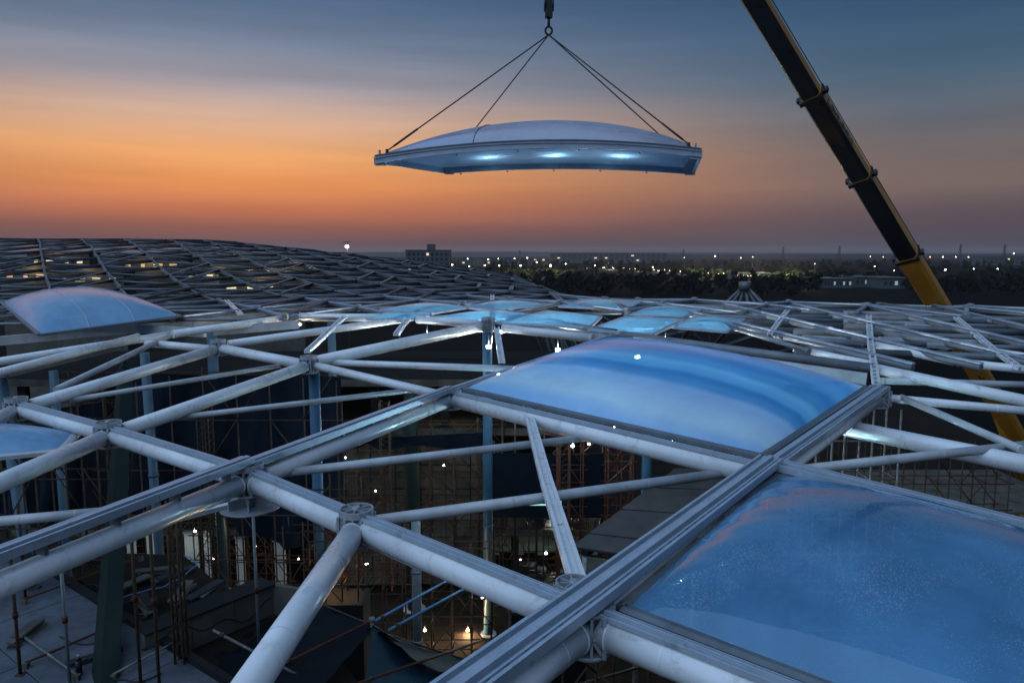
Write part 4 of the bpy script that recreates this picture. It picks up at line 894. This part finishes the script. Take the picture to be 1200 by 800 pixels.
for i in range(18):                                             # stacked sacks, boards and crates on the ground floor
    x, Y = rr.uniform(575, 720), rr.uniform(44, 48); c = P(x, 650, Y); s_ = rr.uniform(.5, 1.1); zb = 4.0 if i % 2 else 0.0
    if i % 2: Y = 46.6
    t = MB(); t.box((c.x, Y, zb + s_*.35), (s_*1.4, .7, s_*.7), rz=rr.uniform(-.4, .4)); t.box((c.x + .1, Y + .05, zb + s_*.7 + .06), (s_*1.5, .8, .12), rz=rr.uniform(-.4, .4))
    tag(t.build('material_stack', rr.choice(['form_panel', 'beige_wall', 'plank_grey'])), 'stack of boards on the lit ' + ('first slab' if i % 2 else 'ground floor'), 'stack', 'board stacks on the lit floors')
# orange lit tube stack
k0 = P(392, 700, 26); scaffold((k0.x - .9, 26, 9), (k0.x + .9, 26, 9), 9, 13.2, .9, .6, .7, 'dense orange lit tube cage behind the thick strut', 'rust_tube', r=.03)
pb = MB(); pb.box((k0.x, 26.5, 4.48), (2.2, 1.4, 8.96)); tag(pb.build('concrete_block', 'dark_concrete'), 'dark concrete base under the orange lit tube cage', 'block')
# floods below the glowing cushions
for i, p in enumerate(LIT):
    work_lamp(p - UP*1.5, 'panel_glow', (.80, .93, 1), 560 if i in (0, 1) else 330, 'flood lamp hanging under a glowing cushion', 1.0, .12, 'flood lamps under the cushions')

for x, y, e, m_ in [(672, 430, 620, 'lamp_white'), (790, 436, 560, 'lamp_white'), (900, 455, 420, 'lamp_white')]:
    work_lamp(S(x, y) - UP*3.0, m_, (.42, .78, 1), e, 'flood lamp hanging under the banded cushion', 2.4, .05, 'flood lamps under the banded cushion')
# ------------------------------------------------------------------ beyond the roof: town, trees, lamps
def window_grid(root, x0, x1, z0, z1, y, nx, nz, lit, seed, mlit='window_lit'):
    r2 = random.Random(seed); wx, wz = (x1 - x0)/nx, (z1 - z0)/nz
    for i in range(nx):
        for j in range(nz):
            on = r2.random() < lit; k = MB(); k.box((x0 + wx*(i + .5), y, z0 + wz*(j + .5)), (wx*.5, .3, wz*.5)); k.build('window', mlit if on else 'gasket', root)
h0 = P(475, 290, 520); h1 = P(527, 290, 520); ht = h0.z
ho = thing('office_block', ((h0.x + h1.x)/2, 520, 0), 'flat roofed dark block with a stair tower beyond the lattice', 'building')
k = MB(); k.box(((h0.x + h1.x)/2, 527, (ht - 2)/2), (h1.x - h0.x, 14, ht - 2)); k.build('wall', 'city_wall', ho)
k = MB(); k.box(((h0.x + h1.x)/2 + 2, 526, ht/2 + 1.2), (5, 10, ht + 2.4)); k.build('stair_tower', 'city_wall', ho); k = MB(); k.box(((h0.x + h1.x)/2, 527, ht - 1.8), (h1.x - h0.x + .8, 14.8, .4)); k.build('parapet', 'city_wall', ho)
window_grid(ho, h0.x + 1, h1.x - 1, 3, ht - 3, 519.8, 9, 6, .12, 2)
def low_block(x0, x1, ytop, Y, m, label, lit, seed, nx=12, nz=2, base=0, mlit='window_lit', cat='building', roofm='city_wall', depth=30):
    a, b = P(x0, ytop, Y), P(x1, ytop, Y); t = thing('low_building', ((a.x + b.x)/2, Y, 0), label, cat)
    k = MB(); k.box(((a.x + b.x)/2, Y + depth/2, a.z/2), (b.x - a.x, depth, a.z)); k.build('wall', m, t); k = MB(); k.box(((a.x + b.x)/2, Y + depth/2, a.z + .3), (b.x - a.x + 2, depth + 2, .6)); k.build('roof', roofm, t)
    window_grid(t, a.x + 1, b.x - 1, a.z*.15, a.z*.9, Y - .2, nx, nz, lit, seed, mlit); return t
low_block(645, 782, 297, 1900, 'city_wall', 'long dark hall on the horizon behind the street lamps', .10, 4, 22, 3)
low_block(862, 906, 320.5, 640, 'city_wall', 'brightly lit low hall with glowing front near the road', .97, 6, 14, 1, roofm='shed_wall')
low_block(964, 1000, 327, 480, 'shed_wall', 'long pale shed with dark doors beyond the dark field', .12, 7, 9, 1, mlit='window_cool')
low_block(1001, 1030, 325, 490, 'shed_wall', 'pale workshop shed standing between the long shed and the boom', .2, 8, 5, 1, mlit='window_cool')
low_block(1033, 1062, 326, 470, 'shed_wall', 'pale shed beside the crane boom base section', .25, 9, 4, 1, mlit='window_cool')
low_block(1150, 1200, 301, 1500, 'city_wall', 'dark low factory on the horizon beyond the boom', .15, 10, 10, 2)
low_block(540, 640, 302, 1500, 'city_wall', 'dark low houses behind the street lamps', .12, 14, 20, 2)
def road(pts, w, m, label=None):
    k = MB(); vs = []
    for i, p in enumerate(pts):
        d = (pts[min(i+1, len(pts)-1)] - pts[max(i-1, 0)]).normalized(); s_ = Vector((d.y, -d.x, 0)); vs += [p - s_*w/2, p + s_*w/2]
    k.add(vs, [(2*i, 2*i+1, 2*i+3, 2*i+2) for i in range(len(pts) - 1)]); return k
rpts = [G(690, 314.5, .02), G(760, 318.5, .02), G(830, 322.5, .02), G(900, 326, .02), G(980, 328, .02), G(1200, 331, .02)]
kind(road(rpts, 14, '').build('road', 'concrete'), 'structure')
def street_lamp(p, h, m, label, size, group='street lamps', head=.8):
    p = Vector(p); t = thing('street_lamp', p, label, 'street lamp', group)
    k = MB(); k.tube(p, p + UP*h, .12, 6, r1=.07); k.build('post', 'lamp_post', t)
    k = MB(); k.tube(p + UP*(h - size*.5), p + UP*(h + size*.4), size*.55, 8, r1=size*.35); k.build('lamp_head', m, t)
    k = MB(); k.tube(p + UP*h, p + UP*h + Vector((.9, -.2, .15)), .05, 5); k.build('arm', 'lamp_post', t)
r3 = random.Random(9)
for i in range(72):                                             # lamps along the lit road
    t_ = i/71*3.3; j = min(4, int(t_)); p = rpts[j].lerp(rpts[j+1], t_ - j) + Vector((r3.uniform(-6, 6), r3.uniform(-5, 5), 0)); p.z = 0
    street_lamp(p, r3.uniform(2.2, 3.4), r3.choice(['lamp_warm', 'lamp_warm', 'lamp_orange']), 'street lamp in the row along the bright road', r3.uniform(.3, .6), 'street lamps along the bright road')
for x, y, m_, sz in [(530, 310, 'lamp_warm', 1.5), (550, 312, 'lamp_warm', 1.1), (568, 311, 'lamp_warm', 1.2), (548, 303, 'lamp_warm', 1), (572, 304, 'lamp_white', 1), (584, 303, 'lamp_warm', .9), (603, 303, 'lamp_warm', 1), (618, 302, 'lamp_warm', 1.2), (629, 307, 'lamp_warm', 1.2),
                     (645, 311, 'lamp_warm', 2.2), (663, 309, 'lamp_green', 1.2), (610, 311, 'lamp_warm', 1.6), (585, 311, 'lamp_warm', 1.5), (697, 311, 'lamp_white', .9), (765, 313, 'lamp_warm', .9), (838, 300, 'lamp_warm', 1.2), (802, 302, 'lamp_white', .8), (868, 302, 'lamp_warm', .8), (882, 301, 'lamp_warm', .7)]:
    d_ = 14.5 if y < 306 else 14; Y = min(1500, max(600, (22 - d_)/max(.5, (y - 298))*FPX)); p = P(x, y, Y); street_lamp((p.x, Y, 0), p.z, m_, 'tall street lamp beyond the flat roofed block', sz*Y/900, 'street lamps beyond the flat roofed block')
for x, y, m_, sz in [(1025, 312, 'lamp_white', .8), (1048, 317, 'lamp_white', .7), (1108, 316, 'lamp_white', 1.5), (1141, 315, 'lamp_white', 1.2), (1169, 315, 'lamp_white', 1.1), (1105, 301, 'lamp_warm', 1.0), (1090, 301, 'lamp_orange', .9), (1120, 301, 'lamp_warm', .8), (1135, 301, 'lamp_warm', .7), (1020, 300.5, 'lamp_orange', .8), (1035, 301, 'lamp_orange', .8), (1188, 297, 'lamp_white', .8), (955, 309, 'lamp_white', .5), (912, 327, 'lamp_warm', .6)]:
    Y = 700 if y > 305 else 1400; p = P(x, y, Y); street_lamp((p.x, Y, 0), p.z, m_, 'lone street lamp on the dark plain beyond the field', sz*Y/900, 'street lamps on the dark plain')
# site flood mast and pylons
fm = thing('flood_mast', P(407, 330, 150), 'thin mast with a bright white lamp behind the far lattice', 'lamp mast'); p = P(407, 289, 150)
k = MB(); k.tube((p.x, 150, 0), (p.x, 150, p.z + 1.2), .12, 6); k.build('post', 'lamp_post', fm); k = MB(); k.box((p.x, 149.7, p.z), (.6, .3, .5)); k.build('lamp_head', 'lamp_white', fm); k = MB(); k.box((p.x, 150, p.z + .9), (1.6, .2, .2)); k.build('cross_arm', 'lamp_post', fm)
for i, (x, yt, Y) in enumerate([(918, 289, 1300), (984, 288, 1250), (1126, 286, 1200), (1178, 286, 1200), (609, 293, 1100), (801, 292, 1300)]):
    p = P(x, yt, Y); t = thing('pylon', (p.x, Y, 0), 'slim dark lattice pylon sticking up at the horizon', 'pylon', 'pylons on the horizon')
    k = MB()
    for s_ in (-1, 1):
        for q in (-1, 1): k.tube((p.x + s_*3, Y + q*3, 0), (p.x + s_*.5, Y + q*.5, p.z), .35, 4)
    for j in range(8):
        z = p.z*j/8; w = 3*(1 - j/8) + .5*j/8; k.tube((p.x - w, Y, z), (p.x + w*.85, Y, z + p.z/8), .25, 4); k.tube((p.x + w, Y, z), (p.x - w*.85, Y, z + p.z/8), .25, 4)
    k.build('tower', 'lamp_post', t); k = MB(); k.box((p.x, Y, p.z*.94), (5, .5, .5)); k.box((p.x, Y, p.z*.86), (7, .5, .5)); kind(k.build('cross_arm', 'lamp_post', t), 'stuff')
# tripod frame behind the roof edge
tf = thing('tripod_frame', P(870, 352, 62) - UP*2, 'grey cone shaped steel frame of leaning tubes behind the roof edge', 'frame'); ap = P(873, 334, 62)
for x in (832, 846, 862, 880, 897, 912):
    b = P(x, 362, 62 + random.uniform(-2, 2)); k = MB(); k.tube(b - UP*1.0 + (b - ap)*.2, ap, .22, 8, r1=.13); k.build('leg', 'far_steel', tf)
k = MB(); k.tube(ap - UP*.4, ap + UP*.3, .5, 10); k.build('crown', 'far_steel', tf)
# woods: masses of leaf clumps
def wood(name, spots, m, label, leaf=1.4, n=46):
    rr = random.Random(len(spots)); vs = []; fs = []; k = MB()
    for (x, y, h, r) in spots:
        k.tube((x, y, 0), (x, y, h*.5), .25, 5, r1=.12)
        for _ in range(n):
            a = rr.uniform(0, 6.28); q = rr.random()**.5*r; z = h*(.25 + .75*rr.random()); f = 1 - abs(z/h - .55)*1.1
            c = Vector((x + math.cos(a)*q*f, y + math.sin(a)*q*f, z)); s_ = leaf*rr.uniform(.5, 1.3); u = Vector((rr.uniform(-1, 1), rr.uniform(-1, 1), rr.uniform(-1, 1))).normalized(); w = u.orthogonal().normalized()
            v_ = u.cross(w); k.add([c - w*s_, c + v_*s_*.7, c + w*s_, c - v_*s_*.7], [(0, 1, 2, 3)])
    o = k.build(name, m); kind(o, 'stuff'); tag(o, label, 'wood'); return o
rt = random.Random(21)
sp1 = [];
for _ in range(520):
    x = rt.uniform(560, 1230); Y = rt.choice([rt.uniform(380, 520), rt.uniform(560, 900), rt.uniform(900, 1500)])
    if Y < 520 and 960 < x < 1065 and Y < 490: continue
    p = P(x, 300, Y); sp1.append((p.x, Y, rt.uniform(5, 10) if Y < 900 else rt.uniform(7, 13), rt.uniform(3, 6)))
wood('far_wood', sp1, 'tree_leaf', 'dark woods and hedges spread over the plain beyond the roof', 1.7, 40)
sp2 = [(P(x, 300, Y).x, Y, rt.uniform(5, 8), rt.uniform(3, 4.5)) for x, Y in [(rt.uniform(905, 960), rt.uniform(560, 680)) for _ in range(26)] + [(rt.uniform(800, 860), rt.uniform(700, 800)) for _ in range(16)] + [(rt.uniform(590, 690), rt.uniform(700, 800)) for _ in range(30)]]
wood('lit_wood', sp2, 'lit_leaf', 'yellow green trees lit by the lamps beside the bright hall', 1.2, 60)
for i in range(9):
    t_ = i/8*3.3; j = min(4, int(t_)); q = rpts[j].lerp(rpts[j+1], t_ - j); l = lamp((q.x, q.y - 3, 7), (1, .88, .6), 26000, .6); l.name = 'street_light'
for x, Y, e, c in [(885, 625, 60000, (1, .9, .55)), (925, 600, 50000, (1, .95, .6)), (640, 720, 60000, (1, .95, .6)), (560, 720, 40000, (1, .9, .55)), (820, 720, 40000, (1, .9, .55))]:
    p = P(x, 300, Y); l = lamp((p.x, Y, 13), c, e, 1.0); l.name = 'street_light'
# cabins and lamps below the far crest
for i, (x, y, Y, m_) in enumerate([(95, 316, 92, 'lamp_warm'), (30, 312, 96, 'lamp_orange'), (250, 312, 90, 'lamp_warm'), (330, 312, 84, 'lamp_orange'), (60, 296, 104, 'lamp_warm'), (170, 300, 100, 'lamp_orange'), (300, 322, 76, 'lamp_warm')]):
    c = P(x, y, Y); t = thing('site_cabin', (c.x, Y + 2, 0), ['warm lit site cabin behind the pale seamed cushion', 'amber lit site cabin next to the warm one behind the seamed cushion', 'warm lit site cabin under the middle of the far crest', 'amber lit site cabin where the crest starts to fall', 'warm lit cabin highest under the far crest', 'amber lit cabin close under the crest line', 'warm lit cabin lowest in front of the falling crest'][i], 'cabin', 'lit cabins under the far crest')
    k = MB(); k.box((c.x, Y + 3, (c.z)/2), (9, 3, c.z)); k.build('wall', 'beige_wall', t); k = MB(); k.box((c.x, Y + 3, c.z + .1), (9.6, 3.6, .2)); k.build('roof', 'shed_wall', t)
    for q in range(4): k = MB(); k.box((c.x - 3.2 + q*2.1, Y + 1.45, c.z - 1.3), (.5 + .25*((q*7 + i) % 4), .1, .45)); k.build('window', 'window_orange' if m_ == 'lamp_orange' else 'window_lit', t)
    lamp((c.x, Y + .2, c.z - .6), (1, .7, .35), 120)

# ------------------------------------------------------------------ dusk haze
hz = bpy.data.materials.new('haze'); hz.use_nodes = True; t = hz.node_tree; t.nodes.clear()
ho_ = t.nodes.new('ShaderNodeOutputMaterial'); hv = t.nodes.new('ShaderNodeVolumePrincipled'); hv.inputs['Density'].default_value = .00006; hv.inputs['Color'].default_value = (.90, .80, .80, 1); hv.inputs['Anisotropy'].default_value = .2
t.links.new(hv.outputs[0], ho_.inputs['Volume']); MT['haze'] = hz
k = MB(); k.box((0, 4400, 47), (13000, 9700, 96)); kind(k.build('haze', 'haze'), 'stuff')
